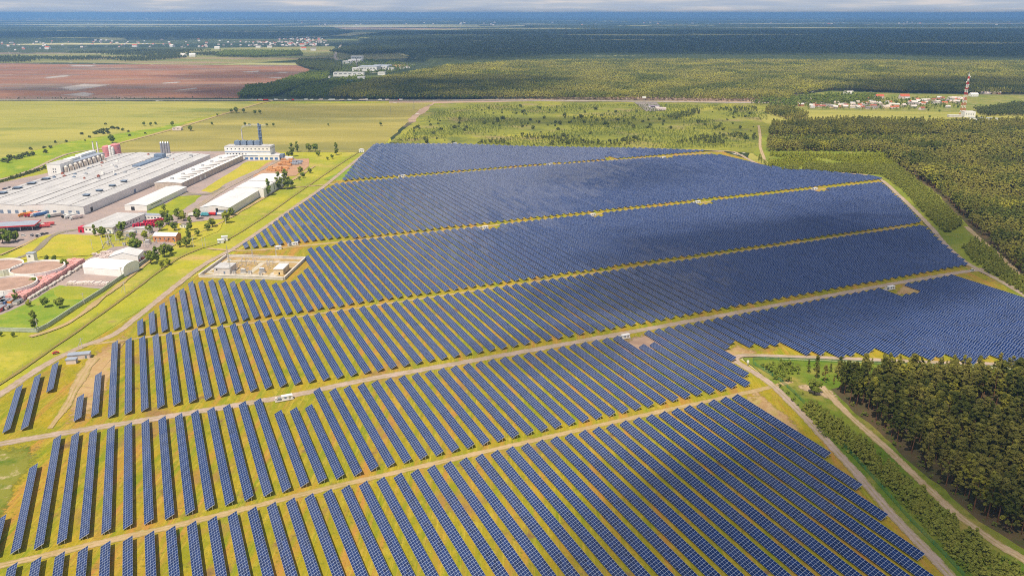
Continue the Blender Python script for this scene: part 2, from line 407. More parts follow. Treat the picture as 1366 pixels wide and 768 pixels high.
def ribbon(name, pts, w, m, z, world=False, label=None, jit=.12, smooth=True, kind='structure'):
    P = [Vector(p) if world else at(*p) for p in pts]
    P = smooth_line(P, 8) if smooth else P
    mb = MB(); n = len(P); L = []
    for i, p in enumerate(P):
        d = (P[min(i + 1, n - 1)] - P[max(i - 1, 0)]); d.z = 0; d.normalize(); q = Vector((-d.y, d.x, 0))
        ww = w if not callable(w) else w(i / (n - 1))
        a = ww / 2 * (1 + jit * mnoise.noise(Vector((p.x, p.y, 1)) * .05) * 2); b = ww / 2 * (1 + jit * mnoise.noise(Vector((p.x, p.y, 9)) * .05) * 2)
        L.append([p + q * a * 1.35, p + q * a * .7, p - q * b * .7, p - q * b * 1.35])
    V = [(v.x, v.y, 0) for r_ in L for v in r_]; Fc = []
    for i in range(len(L) - 1):
        for k in range(3): Fc.append((i * 4 + k, i * 4 + k + 1, i * 4 + k + 5, i * 4 + k + 4))
    me = bpy.data.meshes.new(name); me.from_pydata(V, [], Fc); me.materials.append(soft_mat(m)); me.update(); rim_attr(me, [0, 1, 1, 0] * len(L), [-1.35, -.7, .7, 1.35] * len(L))
    if me.polygons[0].normal.z < 0: me.flip_normals()
    o = link(name, me); o.location.z = z
    return tag(o, label, None, None, kind)

def make_ground():
    mb = MB(); rings = [0, 60, 200, 600, 1500, 4000, 9000, 20000, 40000, 62000]; N = 72
    V = [(0, 0, 0)]
    for r in rings[1:]:
        V += [(r * math.cos(2 * math.pi * i / N), r * math.sin(2 * math.pi * i / N), 0) for i in range(N)]
    Fc = [(0, 1 + i, 1 + (i + 1) % N) for i in range(N)]
    for k in range(len(rings) - 2):
        b = 1 + k * N
        Fc += [(b + i, b + N + i, b + N + (i + 1) % N, b + (i + 1) % N) for i in range(N)]
    me = bpy.data.meshes.new('ground'); me.from_pydata(V, [], Fc); me.materials.append(MT['far']); me.update()
    tag(link('ground', me), kind='structure')
make_ground()

Z = [0.0]
def nz(step=.06): Z[0] += .05 if step >= .1 else (.008 if step > .02 else .006); return Z[0]

# --- the far farmland
sheet('meadow', [(-420, 136), (520, 135), (520, 190), (465, 232), (335, 330), (262, 376), (128, 462), (0, 540), (-420, 800)], MT['meadow'], nz())
sheet('meadow', [(1000, 137), (1560, 140), (1700, 500), (1366, 486), (1366, 405), (1180, 240), (1050, 228), (1000, 214)], MT['crop_a'], nz())
sheet('field', [(-120, 84), (150, 86), (300, 87), (395, 87), (413, 93), (408, 103), (335, 117), (318, 131), (-120, 133)], MT['plough'], nz(.3))
for q in ([(78, 117), (112, 112), (148, 113), (128, 117), (95, 121)], [(80, 127), (112, 123), (127, 125), (118, 129)], [(92, 87), (130, 87), (125, 89), (95, 89)],
          [(214, 111), (240, 109), (238, 111), (218, 112)], [(232, 121), (262, 117), (263, 119), (240, 121)], [(322, 96), (346, 94.5), (344, 96.5), (325, 97)], [(355, 104), (377, 103), (374, 105)], [(60, 103), (92, 100), (94, 102), (64, 105)], [(366, 97), (384, 96), (380, 98)]):
    sheet('bare_patch', q, MT['pale_soil'], nz(.02), .002)
sheet('field', [(-160, 135), (322, 135.5), (345, 139), (300, 150), (207, 171), (150, 180), (95, 189), (-160, 252)], MT['crop_a'], nz(.1))
sheet('field', [(348, 139), (577, 137), (555, 150), (517, 189), (486, 204), (360, 203), (150, 205), (135, 198), (210, 176), (280, 157)], MT['crop_b'], nz(.02))
sheet('field', [(430, 68), (520, 65), (545, 78), (530, 79), (470, 80), (440, 78)], layered('far_olive_field', (.16, .16, .05), [((.22, .2, .08), .006, .45, .6, (.3, 1, 1))]), nz(.02))
sheet('field', [(150, 72), (300, 64), (445, 62), (450, 78), (400, 80), (300, 86), (120, 84), (-120, 84), (-120, 74)], layered('far_straw_field', (.24, .225, .075), [((.16, .18, .055), .004, .45, .6, (.25, 1, 1)), ((.30, .21, .13), .003, .55, .66, (.25, 1, 1))]), nz(.02))
sheet('meadow', [(520, 190), (580, 138), (700, 135.5), (1030, 137), (1100, 146), (1060, 165), (1020, 178), (1012, 205), (965, 202), (850, 199), (690, 197)], MT['scrub'], nz(.05))
sheet('meadow', [(1000, 146), (1080, 147), (1300, 150), (1480, 168), (1480, 176), (1300, 163), (1240, 166), (1060, 170), (1022, 165)], MT['crop_a'], nz(.02))
sheet('grass_belt', [(-160, 252), (95, 189), (150, 180), (207, 171), (262, 160), (200, 180), (140, 199), (60, 222), (-160, 280)], layered('lime_grass_belt', (.26, .31, .02), [((.17, .25, .015), .02, .42, .62), ((.38, .36, .04), .03, .52, .72)]), nz(.04))
sheet('meadow', [(-200, 700), (-200, 440), (0, 400), (70, 360), (240, 300), (330, 240), (360, 203), (486, 204), (500, 196), (450, 240), (330, 325), (255, 372), (120, 455), (0, 530)], MT['meadow'], nz(.03))
sheet('village_ground', [(1020, 142), (1060, 128), (1110, 121.5), (1200, 124.5), (1290, 126.5), (1500, 128.5), (1500, 160), (1300, 150), (1080, 147)], layered('village_gardens', (.24, .23, .05), [((.16, .19, .035), .02, .42, .6), ((.36, .29, .14), .03, .52, .68), ((.12, .15, .03), .06, .55, .7)]), nz(.02))
for q in ([(360, 35.5), (480, 34), (640, 34.6), (640, 35.6), (480, 36.5)], [(640, 34.8), (760, 33.6), (1000, 33.2), (1200, 34), (1000, 34.3), (760, 35)], [(0, 33), (120, 32), (300, 33), (420, 32.6), (300, 34), (100, 34.2)], [(1100, 29.6), (1300, 29), (1500, 29.6), (1300, 30.2)], [(500, 29.6), (700, 29), (850, 29.4), (700, 30)], [(-100, 28), (150, 27.3), (400, 27.8), (150, 28.6)]):
    sheet('far_field', q, layered('far_pale_field', (.62, .56, .34), [((.4, .4, .2), .002, .45, .6, (.3, 1, 1))]) if 'far_pale_field' not in bpy.data.materials else bpy.data.materials['far_pale_field'], nz(.3) + .5, .002)
# --- factory land
sheet('factory_yard', [(-200, 330), (-200, 262), (-60, 258), (60, 232), (120, 205), (360, 201), (395, 212), (372, 240), (350, 262), (300, 292), (222, 300), (190, 322), (150, 312), (90, 318), (50, 330)], MT['yard'], nz())
sheet('lawn', [(268, 255), (330, 216), (368, 214), (345, 226), (300, 246), (285, 258)], MT['lawn'], nz())
sheet('lawn', [(196, 281), (222, 272), (240, 262), (270, 261), (250, 276), (225, 290), (200, 290)], layered('green_lawn', (.22, .26, .02), [((.33, .33, .02), .04, .45, .65)]), nz(.02))
sheet('lawn', [(-150, 372), (0, 347), (30, 330), (62, 314), (112, 314), (150, 314), (136, 333), (120, 341), (60, 342), (0, 352)], MT['lawn'], nz(.02))
sheet('lawn', [(225, 300), (300, 294), (290, 310), (240, 330), (225, 322)], MT['lawn'], nz(.02))
sheet('storage_yard', [(75, 378), (112, 348), (150, 330), (222, 322), (235, 326), (198, 350), (170, 365), (135, 388), (98, 384), (60, 410), (0, 430), (-80, 425), (-80, 412), (20, 398)], MT['yard'], nz(.02))
sheet('lawn', [(-150, 440), (-60, 425), (0, 421), (40, 404), (80, 381), (92, 383), (135, 386), (105, 408), (62, 434), (48, 440), (0, 440)], MT['green'], nz(.02))
sheet('lawn', [(72, 388), (90, 382), (132, 387), (112, 400), (80, 398)], MT['meadow'], nz(.02))
sheet('timber_yard', [(345, 226), (365, 214), (412, 212), (412, 222), (395, 235), (352, 236), (338, 238)], layered('timber_yard_ground', (.42, .24, .14), [((.32, .2, .14), .05, .45, .65), ((.5, .33, .2), .2, .5, .7)]), nz(.02))
# --- solar park floor
sheet('solar_park_ground', [(-420, 900), (-300, 700), (-40, 560), (0, 528), (120, 457), (252, 376), (328, 328), (450, 240), (500, 194), (690, 197.5), (850, 200), (965, 203), (1005, 215), (1045, 227), (1170, 237), (1232, 300), (1296, 357), (1366, 395), (1500, 470), (1500, 497), (1366, 487), (1000, 474), (986, 479), (1034, 512), (1156, 640), (1276, 768), (1480, 1000)], MT['solar_soil'], nz(.04))
sheet('bare_patch', [(92, 565), (98, 515), (122, 478), (160, 450), (172, 452), (152, 500), (128, 545)], MT['bare'], nz(), .006)
sheet('bare_patch', [(-60, 680), (0, 600), (40, 596), (48, 612), (20, 650), (0, 690)], layered('worn_grass', (.20, .20, .03), [((.42, .33, .18), .12, .56, .66), ((.1, .15, .015), .05, .5, .62)]), nz(.02), .006)
sheet('bare_patch', [(820, 470), (845, 450), (905, 446), (890, 462), (850, 475)], layered('station_yard_earth', (.33, .22, .16), [((.4, .28, .2), .1, .45, .65)]), nz(.02), .006)
sheet('bare_patch', [(960, 470), (985, 462), (1010, 470), (985, 482), (978, 490)], MT['bare'], nz(.02), .006)
sheet('bare_patch', [(990, 536), (1008, 522), (1040, 548), (1080, 592), (1070, 597), (1030, 568)], MT['bare'], nz(.02), .006)
sheet('grass_verge', [(432, 240), (470, 218), (484, 226), (480, 237), (455, 241)], MT['green'], nz(.02), .006)
sheet('bare_patch', [(1192, 394), (1205, 380), (1245, 375), (1235, 390)], MT['bare'], nz(.02), .004)
sheet('bare_patch', [(1255, 322), (1262, 318), (1300, 355), (1290, 357)], MT['bare'], nz(.02), .004)
# --- right side woods floor
sheet('forest_ground', [(1005, 205), (1022, 178), (1060, 165), (1500, 165), (1560, 420), (1480, 450), (1366, 398), (1298, 357), (1236, 300), (1175, 238), (1045, 227)], layered('wood_edge_grass', (.23, .25, .03), [((.14, .18, .02), .02, .42, .6), ((.30, .25, .06), .04, .55, .7)]), nz(.03))
sheet('forest_ground', [(1195, 222), (1262, 186), (1300, 165), (1560, 165), (1620, 480), (1420, 420), (1330, 345), (1290, 300), (1245, 255)], MT['forest_floor'], nz(.02))
sheet('forest_ground', [(990, 478), (1500, 498), (1700, 900), (1500, 1100), (1302, 800), (1152, 640), (1030, 512)], layered('rough_grass', (.17, .20, .025), [((.10, .17, .015), .02, .42, .6), ((.30, .24, .06), .03, .52, .7), ((.09, .12, .015), .2, .5, .75)]), nz(.02))
sheet('forest_ground', [(1108, 520), (1150, 505), (1400, 505), (1700, 560), (1750, 1000), (1480, 800), (1320, 705), (1240, 640), (1180, 585), (1130, 540)], MT['forest_floor'], nz(.02), .006)
sheet('bare_patch', [(1062, 516), (1085, 514), (1110, 522), (1118, 536), (1090, 528)], MT['sand'], nz(.02), .006)

# --- roads and tracks
def UVl(L): return [UV(u, v) for u, v in L]
ribbon('dirt_road', UVl([(-170, 480), (-95, 480), (-50, 478), (0, 475), (60, 473), (100, 476), (150, 476), (240, 475), (330, 475), (430, 475), (520, 475), (620, 475), (698, 472), (735, 466)]), 6.5, MT['gravel'], nz(), True, jit=.06)
ribbon('dirt_road', UVl([(-170, 358), (-70, 358), (0, 357.5), (60, 359), (150, 359), (250, 358.5), (330, 357), (365, 358)]), 4.2, MT['dirt'], nz(), True)
ribbon('dirt_road', UVl([(-60, 618), (0, 615.5), (40, 614), (80, 612.5), (130, 612.5), (260, 612.5), (420, 613.5), (560, 614), (700, 615.5), (775, 618)]), 3.2, MT['dirt'], nz(), True)
ribbon('dirt_road', UVl([(40, 850), (75, 826), (120, 820), (220, 816), (330, 814.5), (460, 812.5), (640, 811), (820, 810), (950, 812)]), 5.0, MT['dirt'], nz(), True)
ribbon('dirt_road', UVl([(150, 1124), (230, 1124), (330, 1126), (450, 1131), (600, 1131), (800, 1124), (930, 1122)]), 4.5, MT['dirt'], nz(), True)
ribbon('perimeter_road', [(-120, 590), (-40, 548), (0, 527), (60, 488), (110, 463), (152, 447), (190, 418), (232, 384), (275, 352), (312, 332), (345, 310), (400, 272), (430, 251), (462, 225), (486, 206), (500, 194)], 6.0, MT['gravel'], nz(), jit=.06)
ribbon('perimeter_road', [(500, 193), (600, 192.5), (700, 196), (850, 198.5), (965, 202), (985, 206), (1000, 214), (1020, 222), (1060, 227), (1120, 231), (1168, 237), (1200, 262), (1240, 302), (1262, 328), (1290, 352), (1330, 373), (1366, 394), (1440, 440)], 5.5, MT['gravel'], nz(), jit=.06)
ribbon('perimeter_road', [(1480, 497), (1366, 488), (1240, 484), (1100, 478), (1010, 475), (990, 475), (981, 479), (984, 484), (998, 493), (1028, 513), (1066, 550), (1110, 597), (1149, 640), (1192, 690), (1241, 741), (1268, 770), (1325, 830)], 5.0, MT['gravel'], nz(), jit=.05)
ribbon('forest_track', [(1095, 516), (1108, 530), (1140, 562), (1180, 597), (1230, 645), (1280, 690), (1330, 726), (1366, 748), (1440, 800)], 4.5, MT['sand'], nz())
ribbon('forest_track', [(1289, 303), (1305, 318), (1325, 335), (1345, 352), (1366, 370), (1420, 405)], 5, MT['sand'], nz())
ribbon('forest_track', [(1012, 168), (1014, 182), (1014, 196), (1020, 214)], 5, MT['sand'], nz())
ribbon('country_road', [(120, 203), (165, 190), (230, 173), (290, 155), (345, 139), (372, 133)], 8, MT['dirt'], nz())
ribbon('country_road', [(-100, 262), (0, 240), (40, 228), (90, 206), (140, 199)], 6, MT['gravel'], nz())
ribbon('highway', [(-200, 134.2), (150, 134), (330, 134), (520, 134.3), (700, 134.5), (870, 136), (1000, 137.5), (1100, 138)], 22, MT['pale_soil'], nz(.1), jit=.15)
ribbon('highway', [(438, 95), (450, 83), (447, 74), (455, 60)], 14, MT['pale_soil'], nz(.02))
ribbon('footpath', [(0, 352), (45, 337), (66, 318), (85, 310), (112, 306)], 6, MT['asphalt'], nz(.02))
ribbon('footpath', [(0, 341), (30, 328), (50, 318)], 3, MT['dirt'], nz(.02))
ribbon('footpath', [(40, 450), (90, 432), (135, 400), (180, 365), (215, 338), (255, 316), (290, 300), (330, 277), (375, 250), (420, 222)], lambda t: 3 + 2 * math.sin(t * 9), MT['dirt'], nz(.02), jit=.5)
ribbon('footpath', UVl([(-75, 488), (-68, 520), (-62, 560), (-55, 590)]), 5, MT['dirt'], nz(.02), True, jit=.4)
ribbon('ditch', [(-60, 548), (0, 513), (62, 471), (100, 445), (165, 398), (232, 349), (268, 332)], 2.2, MT['ditch'], nz(.02), jit=.3)
ribbon('ditch', [(268, 332), (300, 322), (345, 295), (392, 262), (450, 222), (480, 203)], 1.8, MT['ditch'], nz(.02), jit=.3)
ribbon('factory_road', [(240, 257), (262, 260), (285, 258), (300, 250)], 9, MT['asphalt'], nz(.02))
ribbon('factory_road', [(372, 214), (345, 229), (310, 247), (285, 262), (258, 282), (240, 296)], 7, MT['yard'], nz(.02))
ZTOP = Z[0]

# ------------------------------------------------------------------ solar panel rows
MOD, TILT, SLOPE, ZLOW = 2.0, R(26), 4.9, .7
TW, TH = SLOPE * math.cos(TILT), SLOPE * math.sin(TILT)
_pm = {}
def panel_mesh(n):
    if n in _pm: return _pm[n]
    L = n * MOD; mb = MB(); th = .05
    nx, nz_ = -math.sin(TILT) * th, math.cos(TILT) * th
    T = [(0, 0, ZLOW), (TW, 0, ZLOW + TH), (TW, L, ZLOW + TH), (0, L, ZLOW)]
    Bt = [(x - nx, y, z - nz_) for x, y, z in T]
    mb.poly(T, 0, [(0, 0), (4, 0), (4, n), (0, n)])
    mb.poly(Bt[::-1], 2)
    for i in range(4):
        j = (i + 1) % 4; mb.poly([T[i], Bt[i], Bt[j], T[j]], 1)
    me = mb.mesh('panel_surface', [MT['panel'], MT['alu'], MT['concw']])
    fm = MB()
    for fx in (.22, .78):                                   # purlins under the modules
        x = TW * fx; z = ZLOW + TH * fx - .13
        fm.box(x - .05, .05, z - .1, x + .05, L - .05, z)
    npost = max(2, int(L / 6) + 1)
    for i in range(1, npost - 1):
        y = .5 + (L - 1.0) * i / (npost - 1)
        fm.box(TW * .3 - .07, y - .06, 0, TW * .3 + .07, y + .06, ZLOW + TH * .3 - .25); fm.box(TW * .74 - .07, y - .06, 0, TW * .74 + .07, y + .06, ZLOW + TH * .74 - .25)
    fr = fm.mesh('support_frame', MT['steel'])
    pm = []
    for y in (.35, L - .35):                                # end posts and rafter
        for fx in (.3, .74):
            pb = MB(); pb.box(TW * fx - .08, y - .08, 0, TW * fx + .08, y + .08, ZLOW + TH * fx - .16); pm.append(pb.mesh('post', MT['alu']))
    rb = MB()
    for y in (.12,):
        a = (0, y, ZLOW - .1); b = (TW, y, ZLOW + TH - .1)
        rb.poly([(a[0], y - .1, a[2]), (b[0], y - .1, b[2]), (b[0], y - .1, b[2] - .2), (a[0], y - .1, a[2] - .2)])
        rb.poly([(a[0], y + .02, a[2]), (a[0], y + .02, a[2] - .2), (b[0], y + .02, b[2] - .2), (b[0], y + .02, b[2])])
        rb.poly([(a[0], y - .1, a[2]), (a[0], y + .02, a[2]), (b[0], y + .02, b[2]), (b[0], y - .1, b[2])])
        rb.poly([(a[0], y - .1, a[2] - .2), (b[0], y - .1, b[2] - .2), (b[0], y + .02, b[2] - .2), (a[0], y + .02, a[2] - .2)])
    ra = rb.mesh('end_rafter', MT['alu'])
    _pm[n] = (me, fr, pm, ra); return _pm[n]

def itp(pts):
    xs = [p[0] for p in pts]; ys = [p[1] for p in pts]
    return lambda u: float(np.interp(u, xs, ys))

K = 9.13
STN = [(6.0, 469.5), (33.1, 467.2), (62.9, 465.5), (13.0, 826.5), (75.8, 1178.4), (36.6, 1131.6), (36.1, 805.2), (51.4, 807.2), (68.5, 810.7), (90.1, 811.1), (85.2, 1107.0)]
def notch(u, v, side):
    """rows are cut short beside the inverter stations"""
    for su, sv in STN:
        if abs(v - sv) < 30 and -.9 < (u / K - su) < 1.7 and side: return 21.0 if v < 600 else 13.0
    return 0.0

rows = []                                                   # (block, u, v0, v1)
# foreground block
f_ar = itp([(28, 110), (31.1, 193), (32.2, 223), (33.4, 253), (34.4, 283), (34.9, 290)])
for k in range(-10, 35):
    u = k * 9.14 + 1.0; v0 = 150 if k < 30 else f_ar(k + .1 + .0)
    rows.append(('A', u, max(150, v0), 353.3 + .0 * k))
f_bb = itp([(35.2, 363.4), (36.4, 363), (37.4, 378), (38.4, 407), (39.5, 421.5), (40.5, 422), (41.5, 406), (43.4, 407), (44.2, 390), (44.4, 390), (47, 374), (50.9, 360), (52.8, 345), (55.7, 329), (58, 311), (62, 290), (75, 220)])
f_bt = itp([(60, 467), (71.8, 467), (72.4, 452), (73.1, 432), (74, 400), (76, 370)])
for k in range(-10, 72):
    u = k * 9.14 + 1.0; q = k + .1
    v1 = 471.2 if k < 9 else 466.6
    if k == -9: v1 = 442
    if k == -10: v1 = 395.6
    if q > 60: v1 = min(v1, f_bt(q))
    v1 -= notch(u, v1, True) if k > 0 else 0
    v0 = 363.3 if q < 35.2 else f_bb(q)
    if q > 44: v0 = 311 + math.floor((v0 - 311) / 13.8) * 13.8 + (4 if k % 3 else 0)
    rows.append(('B', u, v0, v1))
f_cr = itp([(76, 484), (76.5, 484), (79.7, 529), (85.7, 603), (87, 620)])
f_ct = itp([(0, 613.3), (3, 612), (8, 609.5), (10.5, 607.9), (90, 607.5)])
spec = {-11: (490.5, 555), -10: (491.5, 569), -9: (539, 586), -7: (490, 524), -6: (491.6, 555.7), -5: (487.5, 611)}
for k in range(-11, 86):
    u = k * 9.14 + 1.0; q = k + .1
    if k < -4:
        if k in spec: rows.append(('C', u, *spec[k]))
        continue
    v0 = 487 if q < 4 else max(483.6, 487 - (q - 4) * .5)
    if q > 76: v0 = max(v0, f_cr(q))
    rows.append(('C', u, v0, f_ct(q)))
f_dt = itp([(-3, 652), (-2, 668), (-1.1, 685), (-.3, 701), (.7, 717), (1.6, 734), (4.4, 731), (5.3, 719), (8.1, 714), (8.9, 699), (10.8, 700), (11.7, 715), (12.7, 731), (13.4, 765), (14.3, 800), (17.5, 800), (17.9, 811.5), (35, 811), (105, 805)])
f_dr = itp([(87, 616), (95.3, 709), (102.5, 799), (105, 830)])
u = -3.0 * K
while u < 104 * K:
    q = u / K; v0 = 619 if q < 87 else max(619, f_dr(q)); v1 = f_dt(q)
    if q > 20: v1 -= notch(u, v1, True)
    rows.append(('D', u, v0, v1)); u += 8.42
f_et = itp([(8.2, 850), (9.2, 865.5), (12.1, 915), (15, 966), (18.8, 1023), (22.3, 1085), (23.6, 1092), (25.2, 1117), (35, 1121), (48, 1123), (63, 1123), (85, 1112), (95, 1100), (96, 1090), (97, 961), (102, 899), (106.3, 838)])
u = 8.2 * K
while u < 106 * K:
    q = u / K; v1 = f_et(q) - (notch(u, f_et(q), True) if q > 40 else 0)
    rows.append(('E', u, 829 if q < 20 else 823, v1)); u += 8.62
f_ft = itp([(27.2, 1150), (33.6, 1297), (41.3, 1452), (55.6, 1392), (70.5, 1292), (87, 1206), (98.9, 1122)])
u = 27.4 * K
while u < 98 * K:
    q = u / K
    v0 = 1137 if q < 66 else 1132
    if abs(q - 75.8) < 1.0: v0 += 18
    rows.append(('F', u, v0, f_ft(q))); u += 8.62

RL = []
for blk, u, v0, v1 in rows:
    n = int((v1 - v0) / MOD + .3)
    if n < 4: continue
    c = UV(u + 1.7, (v0 + v1) / 2); d2 = c.x ** 2 + c.y ** 2 + CAM_H ** 2
    yy = c.y * CP + CAM_H * SP; xx = abs(c.x)
    vis = xx / yy < .72
    RL.append([blk, u, v1 - n * MOD, n, n * MOD / d2 * (1 if vis else .2)])
order = sorted(range(len(RL)), key=lambda i: -RL[i][4]); big = set(order[:298])
NAMES = {'A': 'nearest block', 'B': 'second nearest block', 'C': 'third nearest block', 'D': 'fourth nearest block', 'E': 'fifth nearest block', 'F': 'farthest block'}
def ordinal(n):
    suf = 'th' if 10 <= n % 100 <= 20 else {1: 'st', 2: 'nd', 3: 'rd'}.get(n % 10, 'th'); return f'{n}{suf}'
cnt = {}; rest = MB()
for i, (blk, u, v0, n, _) in enumerate(RL):
    cnt[blk] = cnt.get(blk, 0) + 1
    me, fr, pm, ra = panel_mesh(n)
    wob = .12 * math.sin(u * .05) + random.uniform(-.05, .05)
    if i in big:
        sz = 'short ' if n < 36 else ''
        p = UV(u, v0)
        o = thing('solar_panel_row', f"{sz}tilted blue solar panel row, {ordinal(cnt[blk])} from the left in the {NAMES[blk]}", 'solar panels', (p.x, p.y, ZTOP + wob), A_ROW, 'solar panel rows of the park')
        link('panel_surface', me, o); link('support_frame', fr, o); link('end_rafter', ra, o)
        if blk in 'AB':
            for q in pm[:2]: link('post', q, o)
    else:
        b = len(rest.v); p = UV(u, v0)
        fb = len(rest.f)
        for src, mo in ((me, 0), (fr, 3)):
            b = len(rest.v)
            rest.v += [tuple(EU * v.co.x + EV * v.co.y + Vector((p.x, p.y, ZTOP + wob + v.co.z))) for v in src.vertices]
            for pl in src.polygons:
                rest.f.append(tuple(b + q for q in pl.vertices)); rest.m.append(pl.material_index + mo)
                if src is me and pl.material_index == 0:
                    rest.uv[len(rest.f) - 1] = [(0, i * 200), (4, i * 200), (4, n + i * 200), (0, n + i * 200)]
tag(rest.build('distant_solar_panels', [MT['panel'], MT['alu'], MT['concw'], MT['steel']]), 'distant dense blue solar panel rows filling the far blocks of the park', 'solar panels', None, 'stuff')
for f in (bpy.data.meshes,): pass

# ------------------------------------------------------------------ trees
def leaf_cloud(centers, radii, per, size, rng, flat=.75):
    """many small leaf faces spread through a set of clumps"""
    C = np.repeat(np.asarray(centers, float), per, 0); Rr = np.repeat(np.asarray(radii, float), per)
    n = len(C); d = rng.normal(size=(n, 3)); d /= np.linalg.norm(d, axis=1)[:, None]
    pos = C + d * (Rr * rng.uniform(.45, 1.0, n) ** .5)[:, None] * np.array([1, 1, flat])
    a = rng.normal(size=(n, 3)) + d * .0; a /= np.linalg.norm(a, axis=1)[:, None]
    nrm = d * .75 + rng.normal(size=(n, 3)) * .35 + np.array([0, 0, .8]); nrm /= np.linalg.norm(nrm, axis=1)[:, None]
    a -= nrm * np.sum(a * nrm, 1)[:, None]; a /= np.linalg.norm(a, axis=1)[:, None] + 1e-9
    b = np.cross(nrm, a); s = size * rng.uniform(.6, 1.4, n)[:, None]
    V = np.stack([pos - a * s * .5 - b * s * .35, pos + a * s * .5 - b * s * .3, pos + a * s * .35 + b * s * .5, pos - a * s * .4 + b * s * .45], 1).reshape(-1, 3)
    return V, np.arange(n * 4).reshape(-1, 4)

def _cube_sphere():
    V = {}; F_ = []
    def vid(p):
        k = tuple(round(x, 4) for x in p)
        if k not in V: V[k] = len(V)
        return V[k]
    for ax in range(3):
        for sg in (-1, 1):
            for i in (-1, 0):
                for j in (-1, 0):
                    q = []
                    for a, b in ((i, j), (i + 1, j), (i + 1, j + 1), (i, j + 1)):
                        p = [0, 0, 0]; p[ax] = sg; p[(ax + 1) % 3] = a; p[(ax + 2) % 3] = b; q.append(vid(p))
                    F_.append(q if sg > 0 else q[::-1])
    A = np.array(list(V.keys()), float); A /= np.linalg.norm(A, axis=1)[:, None]; return A, np.array(F_)
CS_V, CS_F = _cube_sphere()
def add_cores(V, Fc, cen, cr, rng, flat=.7, k=.8):
    n = len(cen); B = CS_V[None] * (np.asarray(cr)[:, None, None] * k) * rng.uniform(.75, 1.2, (n, len(CS_V), 1)) * np.array([1, 1, flat]) + np.asarray(cen)[:, None, :]
    F2 = (CS_F[None] + (np.arange(n) * len(CS_V))[:, None, None] + len(V)).reshape(-1, 4)
    return np.vstack([V, B.reshape(-1, 3)]), np.vstack([Fc, F2])

def trunk_geo(H, r, rng, lean=.02, n=6, limbs=0, lim_r=2.0, z0=.4):
    mb = MB(); p = Vector((0, 0, -.3)); lx, ly = rng.normal(0, lean, 2); segs = 4
    pts = [Vector((lx * H * (i / segs) ** 1.5, ly * H * (i / segs) ** 1.5, -.3 + (H + .3) * i / segs)) for i in range(segs + 1)]
    for i in range(segs): mb.cyl(pts[i], pts[i + 1], r * (1 - .8 * i / segs), r * (1 - .8 * (i + 1) / segs), n, 0, i in (0, segs - 1))
    for k in range(limbs):
        t = rng.uniform(z0, .85); a = rng.uniform(0, 6.28); b = pts[0].lerp(pts[-1], t); b.z = H * t
        mb.cyl(b, b + Vector((math.cos(a) * lim_r, math.sin(a) * lim_r, lim_r * .6)), r * .35, r * .1, 4)
    return mb, pts

